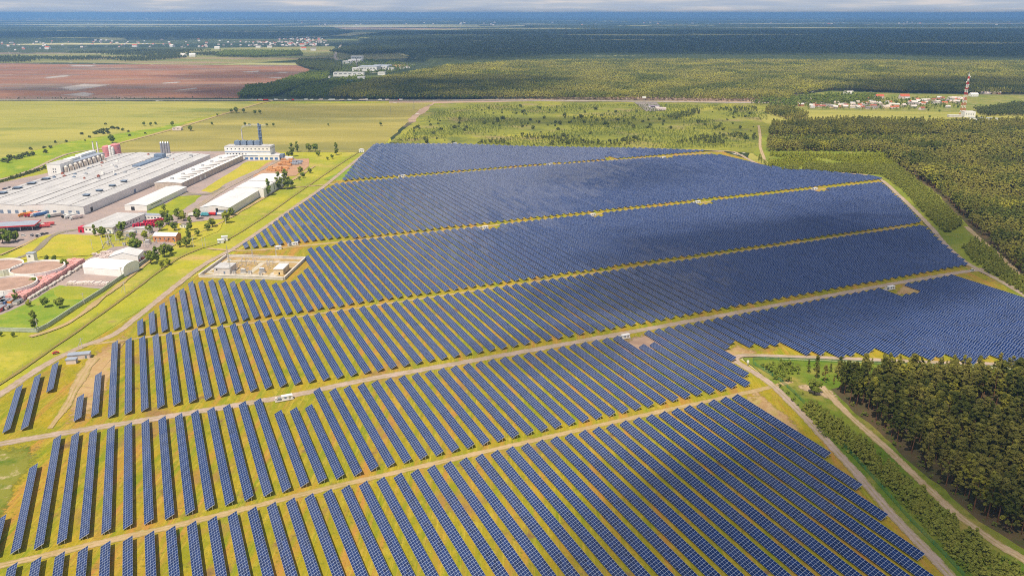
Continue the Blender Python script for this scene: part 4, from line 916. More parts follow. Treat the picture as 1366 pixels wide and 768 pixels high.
# --- single trees, each told by its place
def T_(kind, px, py, s, label, cat='tree', name=None):
    parts = {'b': BROAD, 'c': COLUMN, 'l': LIME, 'p': PINE}[kind]; p = at(px, py)
    plant_tree(random.choice(parts), p, s, random.uniform(0, 6), {'b': 'broadleaf_tree', 'c': 'slender_tree', 'l': 'broadleaf_tree', 'p': 'pine_tree'}[kind], label, cat, None)
zt = zr(240, 160, 5.4875); zb = zr(0, 330, 6.4); zm = zr(190, 250, 6.4); zq = zr(90, 270, 6.4)
TREES = [('c', *zt(650, 555), 1.25, 'dark slender tree at the right corner of the double warehouse'), ('c', *zt(725, 512), 1.35, 'tall tree, left of the pair right of the double warehouse'), ('c', *zt(780, 510), 1.55, 'tallest tree of the group right of the double warehouse'),
 ('b', *zt(815, 490), .9, 'short tree tucked behind the tallest tree by the double warehouse'), ('c', *zt(820, 270), 1.25, 'dark slender tree left of the timber yard trees'), ('b', *zt(795, 275), .8, 'low tree at the left foot of the timber yard trees'),
 ('c', *zt(860, 235), 1.0, 'slender tree at the top of the timber yard'), ('b', *zr(320, 180, 3.692)(340, 83), 1.15, 'round dark tree behind the timber yard, left of a close pair'), ('b', *zr(320, 180, 3.692)(372, 83), 1.15, 'round dark tree behind the timber yard, right of a close pair'),
 ('b', *zr(320, 180, 3.692)(385, 107), .8, 'small tree below the close pair behind the timber yard'), ('c', *zr(320, 180, 3.692)(475, 100), 1.15, 'pointed tree standing alone on the meadow toward the park corner'), ('b', *zr(320, 180, 3.692)(455, 118), .6, 'low bushy tree at the foot of the pointed meadow tree'), ('b', *zr(320, 180, 3.692)(432, 124), .45, 'smallest bush-like tree left of the pointed meadow tree'),
 ('l', *zr(320, 180, 3.692)(298, 195), .95, 'bright green tree on the meadow below the timber yard'), ('b', *zr(320, 180, 3.692)(312, 212), .7, 'dark low tree in front of the bright meadow tree'), ('b', *zr(320, 180, 3.692)(345, 190), .7, 'dark low tree right of the bright meadow tree'), ('b', *zr(320, 180, 3.692)(293, 222), .45, 'small bush-like tree below the bright meadow tree'),
 ('l', *zm(722, 305), 1.1, 'bright green tree at the near corner of the double warehouse'), ('b', *zm(760, 245), .8, 'darker tree behind the bright tree at the warehouse corner'), ('b', *zm(600, 340), .9, 'round tree beside the dirt path, right of the small white hut'), ('b', *zm(555, 372), .7, 'low tree left of the round path tree'),
 ('c', *zm(205, 318), 1.3, 'tall dark tree beside the red machines'), ('b', *zm(235, 322), 1.0, 'broad dark tree against the tall one by the red machines'), ('b', *zm(310, 275), 1.1, 'round tree behind the lawn of the double warehouse'), ('l', *zm(350, 290), .9, 'yellow-green tree on the lawn left of the warehouse front'), ('b', *zm(468, 272), 1.0, 'round tree directly in front of the warehouse vans'),
 ('b', *zm(150, 370), .95, 'round tree right of the red machines'), ('b', *zm(275, 372), .85, 'small tree left of the white hut'), ('c', *zm(410, 370), .9, 'slender tree right of the white hut'), ('c', *zm(400, 455), .95, 'slender tree below the white hut'), ('b', *zm(380, 512), .95, 'bushy dark tree at the bend of the dirt path'), ('b', *zm(320, 510), .6, 'low tree left of the dirt path bend'), ('b', *zm(470, 420), .6, 'pale low tree right of the slender pair'),
 ('b', *zm(75, 655), 1.1, 'leftmost tree of the row right of the white tent'), ('c', *zm(125, 640), .9, 'second tree of the row right of the white tent'), ('b', *zm(190, 595), 1.1, 'biggest tree of the row right of the white tent'), ('b', *zm(240, 570), .8, 'last tree of the row right of the white tent'), ('l', *zm(165, 690), .6, 'bright bush below the row right of the white tent'), ('l', *zm(220, 665), .55, 'second bright bush below the row right of the white tent'),
 ('b', *zq(590, 445), 1.45, 'big round green tree behind the small grey tent'), ('b', *zq(300, 300), 1.0, 'pale thin tree left among the concrete poles'), ('c', *zq(235, 290), .7, 'dark thin tree at the corner of the low office'), ('b', *zq(470, 260), 1.1, 'olive tree at the right end of the low office'), ('l', *zq(450, 320), .8, 'bright low tree behind the concrete poles'), ('b', *zq(560, 320), .7, 'olive bush in front of the grey sheds'), ('l', *zq(665, 320), .8, 'yellowish tree between grey sheds and brick house'), ('b', *zq(695, 265), .8, 'dark tree in front of the red machines'),
 ('b', *zb(555, 185), 1.2, 'large rounded tree at the right tank'), ('l', *zb(560, 195), .7, 'bright bush in front of the large tree at the right tank'), ('b', *zb(400, 118), .75, 'brownish bush on the far side of the right tank'), ('b', *zb(465, 122), .8, 'second brownish bush on the far side of the right tank'), ('b', *zb(300, 330), 1.05, 'green tree between the tanks and the pink stacks'), ('b', *zb(355, 305), .7, 'dark small tree between the tanks and the pink stacks'), ('l', *zb(425, 250), .65, 'bright bush at the near rim of the right tank'), ('l', *zb(212, 375), .6, 'yellow-green bush at the near tank'),
 ('c', *zb(140, 470), .95, 'green tree at the near end of the pink stacks'), ('l', *zb(250, 510), .75, 'bright round bush on the lush lawn'), ('b', *zb(390, 515), 1.15, 'grey-green broad tree, left of two on the lush lawn'), ('b', *zb(515, 520), 1.2, 'grey-green broad tree, right of two on the lush lawn'), ('c', *zb(300, 700), 1.3, 'tall pale birch standing before the wall corner'), ('b', *zb(40, 400), .6, 'dusty bush beside the coloured containers'), ('b', *zb(115, 765), .5, 'small bush outside the grey wall, far left'), ('b', *zb(10, 760), .5, 'dark bush outside the grey wall at the frame edge'),
 ('b', 309, 151, 1.2, 'left dark tree of the clump by the country road'), ('b', 315, 151, 1.6, 'tallest dark tree of the clump by the country road'), ('b', 325, 151, 1.3, 'right dark tree of the clump by the country road'), ('b', 340, 153, 1.2, 'dark tree just right of the roadside clump'), ('b', 347, 152, 1.1, 'last dark tree right of the roadside clump'), ('b', 290, 155, .7, 'small tree at the country road left of the clump'), ('b', 254, 175, 1.3, 'dark single tree beside the country road'), ('b', 230, 168, 1.1, 'dark single tree on the far side of the country road'), ('b', 283, 167, .8, 'dark single tree in the olive field'),
 ('b', 327, 168, .9, 'dark tree behind the boiler chimney, left'), ('b', 333, 169, .8, 'second dark tree behind the boiler chimney'), ('b', 356, 169, .8, 'dark tree right of the boiler chimney'), ('b', 365, 169, .9, 'second dark tree right of the boiler chimney'), ('b', 438, 168, .6, 'small tree far out in the olive field'), ('b', 508, 168, 1.0, 'dark round tree alone at the meadow edge of the olive field'), ('b', 150, 191, 1.3, 'dark tree behind the red silos'), ('b', 192, 168, 1.0, 'left tree of the far roadside bushes'), ('b', 201, 168, .9, 'middle tree of the far roadside bushes'), ('b', 208, 167, .8, 'right tree of the far roadside bushes'),
 ('b', 4, 325, 1.3, 'dark tree left of the canopy lawn'), ('b', 12, 325, 1.1, 'second dark tree on the canopy lawn'), ('b', 21, 322, .9, 'third dark tree on the canopy lawn'),
 ('l', 613, 162, 1.3, 'light green round tree at the edge of the rough meadow'), ('b', 1240, 158, .8, 'single tree on the village green'), ('b', 1086, 527, .9, 'round dark shrub-like tree at the sandy clearing'), ('l', 1075, 128, 1.4, 'bright lime tree above the village trees')]
for tr in TREES: T_(tr[0], tr[1], tr[2], tr[3] * (.85 if tr[1] < 112 and tr[2] > 340 else .95 if tr[2] < 180 else 1.3), tr[4])

# ------------------------------------------------------------------ buildings
FY = R(-3)
def face_box(mb, face, L, D, a, z, w, h, t=.12, out=.06):
    if face == 'f': mb.box(a, -out, z, a + w, -out + t, z + h)
    elif face == 'b': mb.box(a, D + out - t, z, a + w, D + out, z + h)
    elif face == 'r': mb.box(L + out - t, a, z, L + out, a + w, z + h)
    else: mb.box(-out, a, z, -out + t, a + w, z + h)

def roof_prof(kind, L, rise):
    if kind == 'gable': return [(0, 0), (L / 2, rise), (L, 0)]
    if kind == 'double': return [(0, 0), (L * .25, rise), (L * .5, rise * .15), (L * .75, rise), (L, 0)]
    if kind == 'shed': return [(0, rise), (L, 0)]
    if kind == 'barrel': return [(L * (1 - math.cos(t * math.pi)) / 2, rise * math.sin(t * math.pi) ** .8) for t in [i / 12 for i in range(13)]]
    return [(0, 0), (L, 0)]

def building(name, label, cat, anchor, yaw, L, D, H, roof='flat', rise=1.5, wm='white', rm='roof_grey', axis='y', group=None, wins=(), doors=(), over=.3, base=0.0, corner='l', trim=None):
    """walls, roof, windows and doors; local x runs along the front, y goes back"""
    p = Vector(anchor); ex = Vector((math.cos(yaw), math.sin(yaw), 0))
    if corner == 'r': p = p - ex * L
    o = thing(name, label, cat, (p.x, p.y, ZTOP + base), yaw, group)
    if axis == 'y': prof = roof_prof(roof, L, rise); T = lambda a, b, z: (a, b, z); A, B = L, D
    else: prof = roof_prof(roof, D, rise); T = lambda a, b, z: (b, a, z); A, B = D, L
    w = MB()
    prof_up = [(a, H + z) for a, z in prof]
    for b in (0, B): w.poly([T(0, b, -.3)] + [T(a, b, z) for a, z in prof_up] + [T(A, b, -.3)])
    for a, z in (prof_up[0], prof_up[-1]): w.poly([T(a, 0, -.3), T(a, B, -.3), T(a, B, z), T(a, 0, z)])
    w.build('wall', MT[wm], o)
    rf = MB(); t = .28 if roof != 'flat' else .5
    pr = list(prof_up); s0 = (pr[1][1] - pr[0][1]) / max(.01, pr[1][0] - pr[0][0]); s1 = (pr[-1][1] - pr[-2][1]) / max(.01, pr[-1][0] - pr[-2][0])
    if roof != 'barrel': pr[0] = (pr[0][0] - over, pr[0][1] - over * s0); pr[-1] = (pr[-1][0] + over, pr[-1][1] + over * s1)
    else: pr[0] = (-.1, pr[0][1]); pr[-1] = (A + .1, pr[-1][1])
    for (a0, z0), (a1, z1) in zip(pr[:-1], pr[1:]):
        q = [T(a0, -over, z0 + t), T(a1, -over, z1 + t), T(a1, B + over, z1 + t), T(a0, B + over, z0 + t)]
        u = [T(a0, -over, z0 + .02), T(a1, -over, z1 + .02), T(a1, B + over, z1 + .02), T(a0, B + over, z0 + .02)]
        rf.poly(q); rf.poly(u[::-1]); rf.poly([u[0], u[1], q[1], q[0]]); rf.poly([u[2], u[3], q[3], q[2]])
    a, z = pr[0]; rf.poly([T(a, -over, z + .02), T(a, -over, z + t), T(a, B + over, z + t), T(a, B + over, z + .02)])
    a, z = pr[-1]; rf.poly([T(a, -over, z + .02), T(a, B + over, z + .02), T(a, B + over, z + t), T(a, -over, z + t)])
    ro = rf.build('roof', MT[rm], o)
    for face, a, z, ww, hh in wins:
        m = MB(); face_box(m, face, L, D, a, z, ww, hh); wo = m.build('window', MT['glass'], o)
    for d in doors:
        face, a, z, ww, hh = d[:5]; m = MB(); face_box(m, face, L, D, a, z, ww, hh, .16, .08); m.build('door', MT[d[5] if len(d) > 5 else 'slate'], o)
    if trim:
        for face, a, z, ww, hh, mm in trim:
            m = MB(); face_box(m, face, L, D, a, z, ww, hh, .14, .1); m.build('wall_band', MT[mm], o)
    return o, ro

def part_box(o, name, m, *b):
    mb = MB(); mb.box(*b); return mb.build(name, MT[m], o)

hr = at(113, 287); hx = Vector((math.cos(FY), math.sin(FY), 0)); hy = Vector((-math.sin(FY), math.cos(FY), 0))
def fac(a, b, z=0): return hr + hx * a + hy * b + Vector((0, 0, z))       # metres from the hall's near right corner
# great hall
hall, hroof = building('factory_hall', 'huge factory hall with grey double-pitched roof and white loading front', 'factory hall', hr, FY, 156, 372, 9.5, 'double', 3.2, 'white2', 'roof_grey', corner='r',
    doors=[('f', 156 - 10 - k * 9.5, .2, 4.2, 4.2, 'slate') for k in range(11)] + [('r', 14, .2, 5, 5, 'dark'), ('r', 120, .2, 5, 5, 'slate')])
for k in range(7):
    part_box(hroof, 'ridge_strip', 'roof_dark', (k + .65) * 21, .5, 9.95 + [1.9, 2.9, 1.55, .65, 2.0, 2.75, 1.1][k], (k + .65) * 21 + .55, 371, 10.3 + [1.9, 2.9, 1.55, .65, 2.0, 2.75, 1.1][k])
zh = zr(0, 180, 6.985); zs = zr(110, 170, 6.4)
for (X, Y), zz in [((25, 555), 11), ((165, 508), 11), ((300, 465), 11), ((430, 423), 11)]:
    p = at(*zh(X, Y), 11)
    m = MB(); m.box(-5, -4, -1, 5, 4, 1.0); m.box(-4, -3, 1.0, 4, 3, 1.9)
    o = thing('roof_vent', 'wide dark roof vent along the left edge of the factory hall', 'roof vent', (p.x, p.y, 11.2 + ZTOP), FY, 'roof vents, left edge'); m.build('housing', MT['dark'], o); part_box(o, 'cap', 'slate', -5.3, -4.3, 1.95, 5.3, 4.3, 2.25)
for X, Y in [(35, 587), (145, 547), (255, 505), (355, 467)]:
    p = at(*zs(X, Y), 12)
    o = thing('roof_vent', 'dark roof vent in the row near the right side of the factory hall', 'roof vent', (p.x, p.y, 11.3 + ZTOP), FY, 'roof vents, right row')
    m = MB(); m.box(-3, -3, -1.5, 3, 3, 1.8); m.build('housing', MT['dark'], o); part_box(o, 'cap', 'slate', -3.8, -3.8, 1.85, 3.8, 3.8, 2.3)
for k in range(34):
    a = -12 - 130 * RNG.uniform(); b = 150 + 210 * RNG.uniform(); p = fac(a, b); s = RNG.uniform(.8, 2.4)
    o = thing('roof_unit', 'small ventilation unit scattered on the far half of the hall roof', 'roof unit', (p.x, p.y, 11.4 + ZTOP), FY, 'ventilation units on the hall roof')
    m = MB(); m.box(-s, -s * .8, -1.5, s, s * .8, s); m.cyl((0, 0, s), (0, 0, s + .8), s * .5, s * .5, 8); m.build('housing', MT[random.choice(['steel', 'beige', 'slate', 'white', 'rust'])], o)
o = thing('roof_extension', 'long blue-grey raised skylight on the far end of the hall roof', 'skylight', tuple(fac(-62, 285, 11.3 + ZTOP)), FY); part_box(o, 'glazing', 'slate', -6, -35, -2, 6, 35, 2.4); part_box(o, 'head_house', 'slate', -7, 36, -2, 7, 48, 7)
# white-roofed strip hall
st, sroof = building('white_hall', 'long low hall with off-white roof and dark slots, right side of factory', 'factory hall', at(243, 253), FY, 38, 228, 8, 'gable', 1.6, 'beige', 'roof_white', corner='r', doors=[('r', 60, .2, 4, 5, 'white'), ('r', 75, .2, 4, 5, 'white'), ('f', 26, .2, 5, 5, 'dark')])
for k in range(17):
    part_box(sroof, 'roof_slot', 'roof_dark', 21, 24 + k * 12, 9.2, 34, 25.2 + k * 12, 9.95)
for k in range(6):
    part_box(sroof, 'roof_vent', 'steel', 14, 18 + k * 34, 9.3, 18, 22 + k * 34, 11.6)
for k in range(14): part_box(st, 'pilaster', 'concw', 38.0, 6 + k * 16.4, 0, 38.5, 7 + k * 16.4, 8.0)
# white process tower and its row of columns
pb_ = Vector((-673, 1146, 0))
tb, _ = building('process_block', 'white windowless block with small square windows, left edge of factory', 'factory building', pb_, FY, 20, 34, 23, 'flat', 0, 'white', 'roof_grey', wins=[('f', 8 + 3.2 * (k % 2), 15 - 4 * (k // 2), 1.6, 1.8) for k in range(6)])
tb2, _ = building('process_block', 'long grey-roofed block behind the white windowless block', 'factory building', pb_ + Vector((1, 35, 0)), FY, 22, 82, 20, 'flat', 0, 'beige', 'roof_blue'); part_box(tb2, 'parapet', 'white', -.5, 40, 20.6, 9, 82, 24); part_box(tb2, 'roof_house', 'white', 3, 2, 20.6, 14, 28, 24)
for k in range(9):
    p = pb_ + Vector((24 + k * .5, 6 + k * 12.5, 0))
    o = thing('process_column', 'tall beige silo in the row beside the white process block', 'silo', (p.x, p.y, ZTOP), FY, 'row of beige silos')
    m = MB(); m.cyl((0, 0, 0), (0, 0, 18), 2.9, 2.9, 14); m.build('shell', MT['beige'], o); m = MB(); m.cyl((0, 0, 18), (0, 0, 20), 2.9, .8, 14); m.build('cone_top', MT['concw'], o)
    part_box(o, 'duct', 'concw', 3.0, -.6, 2, 4.0, .6, 17)
def silo(name, label, px, py, r, h, m, group=None, cat='silo', cone=2.0):
    p = at(px, py); o = thing(name, label, cat, (p.x, p.y, ZTOP), FY, group)
    b = MB(); b.cyl((0, 0, 0), (0, 0, h), r, r, 24); b.build('shell', MT[m], o); b = MB(); b.cyl((0, 0, h), (0, 0, h + cone), r, r * .15, 24); b.build('cone_top', MT[m], o)
    b = MB()
    for q in range(4): b.cyl((0, 0, h * (q + 1) / 5), (0, 0, h * (q + 1) / 5 + .4), r + .08, r + .08, 24)
    b.build('hoop', MT['palepink' if m == 'crimson' or m == 'pink' else 'steel'], o); part_box(o, 'ladder', 'steel', r + .1, -.4, 0, r + .3, .4, h); return o
silo('storage_silo', 'pinkish red storage silo, left of the pair', 145, 211, 7.5, 19, 'silo_pink'); silo('storage_silo', 'pinkish red storage silo, right of the pair', 156, 209, 8, 20, 'silo_pink')
silo('storage_silo', 'slim white silo before the red pair, left', 149, 213, 2.4, 22, 'white', None, 'silo', 1); silo('storage_silo', 'slim white silo before the red pair, right', 152.5, 213.5, 2.4, 20, 'white', None, 'silo', 1)
for k, w_ in enumerate(('leftmost', 'second', 'third', 'rightmost')): silo('steel_silo', f'slim grey steel silo, {w_} of four behind the hall', 216.5 + k * 3.3, 207.5, 1.9, 21, 'steel', 'four steel silos behind the hall')
for k, (x, y, h) in enumerate(((126.5, 209, 24), (132.5, 211, 26))):
    p = at(x, y); o = thing('chimney', ['thin white chimney beside the white block, left', 'thin white chimney beside the white block, right'][k], 'chimney', (p.x, p.y, ZTOP), 0); m = MB(); m.cyl((0, 0, 0), (0, 0, h), 1.6, 1.0, 12); m.build('shaft', MT['white'], o); m = MB(); m.cyl((0, 0, h), (0, 0, h + .8), 1.3, 1.3, 12); m.build('rim', MT['steel'], o)
# boiler house
bh, bro = building('boiler_house', 'white boiler house with rows of small windows and blue bands', 'boiler house', at(301, 213.5), R(-1), 76, 26, 21, 'flat', 0, 'white', 'roof_grey',
    wins=[('f', 4 + k * 6.6, 16.5, 1.8, 2.0) for k in range(11)] + [('f', 3 + k * 5.2, 8.2, 1.6, 2.2) for k in range(7)] + [('r', 3 + k * 5, 16.5, 1.6, 2) for k in range(5)], trim=[('f', .2, 12.0, 75.6, .9, 'blue')])
lb, _ = building('boiler_annex', 'low white annex with bright blue gates before the boiler house', 'annex', at(325, 214), R(-1), 60, 14, 7.5, 'flat', 0, 'white', 'roof_pale', doors=[('f', 3 + k * 8.2, .3, 5, 3.6, 'blue') for k in range(7)], trim=[('f', .2, 5.8, 24, 1.0, 'slate')])
part_box(lb, 'side_conveyor', 'slate', 60.2, 2, 3, 66, 13, 9); part_box(lb, 'ramp', 'white', 66.2, 4, 0, 80, 12, 4)
for k in range(4):
    p = at(317 + k * 8, 197, 0); p = at(301, 213.5) + Vector((13 + k * 11, 12, 0))
    o = thing('roof_filter', f"blue-grey filter box on the boiler roof, {('first', 'second', 'third', 'fourth')[k]} from left", 'filter unit', (p.x, p.y, 21.4 + ZTOP), R(-1), 'filter boxes on the boiler house')
    part_box(o, 'housing', 'slate', 0, 0, 1.2, 9, 10, 7); part_box(o, 'stand', 'steel', 1, 1, -.3, 8, 9, 1.2); m = MB(); m.cyl((4.5, 5, 7), (4.5, 5, 8.5), 1.2, 1.2, 10); m.build('stub_stack', MT['steel'], o)
p = at(349.5, 207); o = thing('boiler_chimney', 'tall slate-blue twin-flue boiler chimney', 'chimney', (p.x, p.y, ZTOP), 0)
m = MB(); m.cyl((-1.2, 0, 0), (-1.2, 0, 53), 1.7, 1.6, 14); m.build('flue', MT['slate'], o); m = MB(); m.cyl((1.9, 0, 0), (1.9, 0, 51), 1.4, 1.3, 14); m.build('flue', MT['slate'], o)
m = MB()
for q in range(8): m.box(-3.2, -2.0, 6 + q * 6, 3.6, 2.0, 6.35 + q * 6)
m.build('bracing', MT['steel'], o)
p = at(325.5, 205.5); o = thing('steam_stack', 'thin beige steam stack on the boiler house', 'chimney', (p.x, p.y, ZTOP), 0); m = MB(); m.cyl((0, 0, 0), (0, 0, 40), 1.0, .9, 12); m.build('shaft', MT['concw'], o); m = MB(); m.cyl((0, 0, 40), (0, 0, 41), 1.3, 1.3, 12); m.build('rim', MT['steel'], o)
def plume():
    m, t, b = nt_new('steam'); t.nodes.remove(b)
    v = nd(t, 'ShaderNodeVolumePrincipled'); v.inputs['Color'].default_value = (1, 1, 1, 1); v.inputs['Density'].default_value = .12; t.links.new(v.outputs[0], t.nodes['Material Output'].inputs['Volume'])
    base = Vector((p.x, p.y, 41.2 + ZTOP)); bm = bmesh.new()
    L = [(0, 0, 0, .9), (.6, 0, 2.5, 1.3), (2.5, .4, 4.6, 1.8), (6, .6, 6.0, 2.1), (11, .8, 6.8, 2.4), (17, 1.0, 7.6, 2.2), (24, 1.2, 7.6, 2.0), (31, 1, 7.0, 1.9), (38, 1, 7.4, 1.6), (45, 1, 7.0, 1.1)]
    for i in range(len(L) - 1):
        for k in range(4):
            q = [L[i][j] + (L[i + 1][j] - L[i][j]) * k / 4 for j in range(4)]; r = q[3] * random.uniform(.8, 1.1)
            bmesh.ops.create_icosphere(bm, subdivisions=2, radius=r, matrix=Matrix.Translation((q[0], q[1] + random.uniform(-.4, .4), q[2] + random.uniform(-.4, .4))))
    me = bpy.data.meshes.new('steam_plume'); bm.to_mesh(me); bm.free(); me.materials.append(m); o = link('steam_plume', me); o.location = base
    rm = o.modifiers.new('merge', 'REMESH'); rm.mode = 'VOXEL'; rm.voxel_size = .5
    tag(o, 'white steam plume drifting right from the thin stack', 'steam', None, 'stuff')
plume()
# warehouses
building('warehouse', 'plain long warehouse with pale roof and one dark gate, beside the hall', 'warehouse', at(167, 281.5), FY, 28, 112, 6.2, 'gable', 1.6, 'white', 'roof_pale', doors=[('f', 8, .2, 4.5, 4.5, 'dark')], wins=[('r', 10, 3.5, 30, 1.0)])
wa, war = building('warehouse', 'front half of the double warehouse with bright vans before it', 'warehouse', at(268, 287.5), FY, 36, 98, 9, 'gable', 2.8, 'white2', 'roof_pale', doors=[('f', 21, .2, 13, 5.2, 'slate')], trim=[('f', 1, 1.0, 13, 2.4, 'teal'), ('f', 20.5, 5.5, 14, .9, 'dark'), ('f', 19, 3.5, 3.0, 5.0, 'dark')])
wb, wbr = building('warehouse', 'taller back half of the double warehouse with dark seam on its roof', 'warehouse', at(268, 287.5) + Vector((-math.sin(FY), math.cos(FY), 0)) * 98.4 + Vector((3, 0, 0)), FY, 40, 95, 10.5, 'barrel', 3.0, 'white', 'roof_white')
m = MB(); pf = [(a, 10.5 + z + .42) for a, z in roof_prof('barrel', 40, 3.0)]
for (a0, z0), (a1, z1) in zip(pf[:-1], pf[1:]): m.poly([(a0, 40, z0), (a1, 40, z1), (a1, 41.3, z1), (a0, 41.3, z0)])
m.poly([(40.2, 40, 2), (40.2, 41.3, 2), (40.2, 41.3, 10.6), (40.2, 40, 10.6)]); m.build('roof_seam', MT['dark'], wbr)
building('office', 'low flat office with pale roof and windowed front facing the lawn', 'office', at(111.5, 311), R(-7), 35, 66, 6.2, 'flat', 0, 'white', 'roof_grey', wins=[('f', 3 + k * 4.3, 2.6, 2.2, 1.6) for k in range(7)] + [('r', 4 + k * 6, 2.6, 2.4, 1.6) for k in range(9)], doors=[('f', 31, .2, 1.6, 2.6)], trim=[('f', .1, 5.0, 34.8, .7, 'palepink')])
building('kiosk', 'bright red cube kiosk at the left end of the low office', 'kiosk', at(105, 311), R(-7), 6.5, 9, 5.5, 'flat', 0, 'crimson', 'crimson', doors=[('f', 2, .1, 2, 3, 'dark')])
building('shed', 'long low shed with blue-grey roof beside the slender trees', 'shed', at(178, 293), R(-6), 37, 13, 4, 'shed', 1.0, 'white', 'roof_blue', axis='x', wins=[('f', 2 + k * 4, 1.6, 2.6, 1.3) for k in range(8)], doors=[('f', 34, .1, 1.6, 2.6)])
building('brick_house', 'orange brick building with pale grey roof by the switchyard', 'brick building', at(205, 323), R(-4), 25, 12, 6, 'gable', 2.5, 'brick', 'roof_pale', axis='x', wins=[('f', 2 + k * 4.8, 2.4, 1.6, 1.6) for k in range(5)], doors=[('f', 22.5, .1, 1.4, 2.4)])
building('shed', 'small grey shed left of the orange brick building', 'shed', at(165, 316), R(-4), 10, 8, 4, 'gable', 1, 'beige', 'roof_grey', doors=[('f', 3, .1, 3, 2.6)])
building('shed', 'second grey shed with pale roof between tent and red machines', 'shed', at(176, 312), R(-4), 20, 9, 4.5, 'gable', 1.2, 'concw', 'roof_grey', doors=[('f', 3, .1, 3, 3), ('f', 12, .1, 3, 3)])
building('hut', 'small white hut with dark roof on the lawn', 'hut', at(240, 304.5), R(-8), 8.5, 6, 3, 'gable', 1, 'white', 'roof_dark', wins=[('f', 2, 1, 1.5, 1.2)], doors=[('f', 5.5, .1, 1.2, 2.1)])
building('hut', 'small pale pink hut by the country road', 'hut', at(230, 174.6), 0, 18, 10, 5, 'gable', 1.5, 'palepink', 'palepink', wins=[('f', 3, 2, 2, 1.6), ('f', 11, 2, 2, 1.6)])
building('tent_hall', 'large white fabric tent hall with rounded roof', 'tent hall', at(112, 368.5), R(-10), 22, 54, 4.5, 'barrel', 5.5, 'fabric', 'fabric', axis='y') if False else None
pt = at(112.5, 366); q = at(166, 370); yw = math.atan2(q.y - pt.y, q.x - pt.x)
building('tent_hall', 'large white fabric tent hall with arched gable', 'tent hall', pt, yw, (q - pt).length, 22, 6.0, 'barrel', 4.6, 'fabric', 'fabric', axis='x', doors=[('f', 2, .1, 9, 4, 'white'), ('r', 7, .1, 6, 4.5, 'white')], wins=[])
building('tent_hall', 'smaller grey-white tent hall behind the large white tent', 'tent hall', at(146, 352), R(8), 27, 20, 6, 'gable', 4, 'fabric', 'roof_pale', doors=[('f', 10, .1, 6, 4.5, 'white')])
# canopy with red fascia
zc = zr(0, 270, 6.985)
p = at(-14, 312); o = thing('filling_canopy', 'blue-grey roofed canopy with red fascia on thin columns', 'canopy', (p.x, p.y, ZTOP), R(14)); m = MB(); m.box(0, 0, 6.0, 46, 24, 6.5); m.build('roof', MT['roof_blue'], o)
m = MB(); m.box(-.3, -.3, 5.4, 46.3, -.05, 6.7); m.box(46.05, -.05, 5.4, 46.3, 24, 6.7); m.box(-.3, -.05, 5.4, -.05, 24, 6.7); m.box(-.3, 24.05, 5.4, 46.3, 24.3, 6.7); m.build('fascia', MT['red'], o)
for a in (4, 17, 30, 42):
    for b in (4, 20): part_box(o, 'column', 'white', a - .3, b - .3, 0, a + .3, b + .3, 6)
part_box(o, 'cabin', 'slate', 14, 10, 0, 28, 18, 3.6)

# ------------------------------------------------------------------ round tanks
def tank(px, py, r, h, label):
    p = at(px, py, h); o = thing('round_tank', label, 'tank', (p.x, p.y, ZTOP), 0)
    m = MB(); n = 56
    for k in range(n):
        a, b = 2 * math.pi * k / n, 2 * math.pi * (k + 1) / n; c = lambda t, q, z: (q * math.cos(t), q * math.sin(t), z)
        m.poly([c(a, r, -.3), c(b, r, -.3), c(b, r, h), c(a, r, h)]); m.poly([c(a, r, h), c(b, r, h), c(b, r - .9, h), c(a, r - .9, h)]); m.poly([c(a, r - .9, h), c(b, r - .9, h), c(b, r - .9, h - 2.2), c(a, r - .9, h - 2.2)])
    m.build('wall', MT['white'], o); m = MB(); m.poly([((r - .92) * math.cos(2 * math.pi * k / n), (r - .92) * math.sin(2 * math.pi * k / n), h - 1.6) for k in range(n)]); m.build('cover', MT['sludge'], o)
    m = MB()
    for k in range(16):
        a = 2 * math.pi * k / 16; m.cyl((r * 1.003 * math.cos(a), r * 1.003 * math.sin(a), -.2), (r * 1.003 * math.cos(a), r * 1.003 * math.sin(a), h - .1), .22, .22, 5)
    m.build('wall_rib', MT['white'], o); return o
tank(50, 356.8, 23, 7, 'round white tank with brown cover, right of three'); tank(-5, 354.5, 22.5, 7, 'round white tank with brown cover, far left of three'); tank(10, 378.5, 23, 7, 'round white tank with brown cover, nearest of three')
building('pump_house', 'little white pump house on the far rim of the right tank', 'pump house', at(37, 350.5, 0), R(-4), 7.5, 5, 8.5, 'flat', 0, 'white', 'roof_blue', wins=[('f', 2, 5, 2, 1.5)])

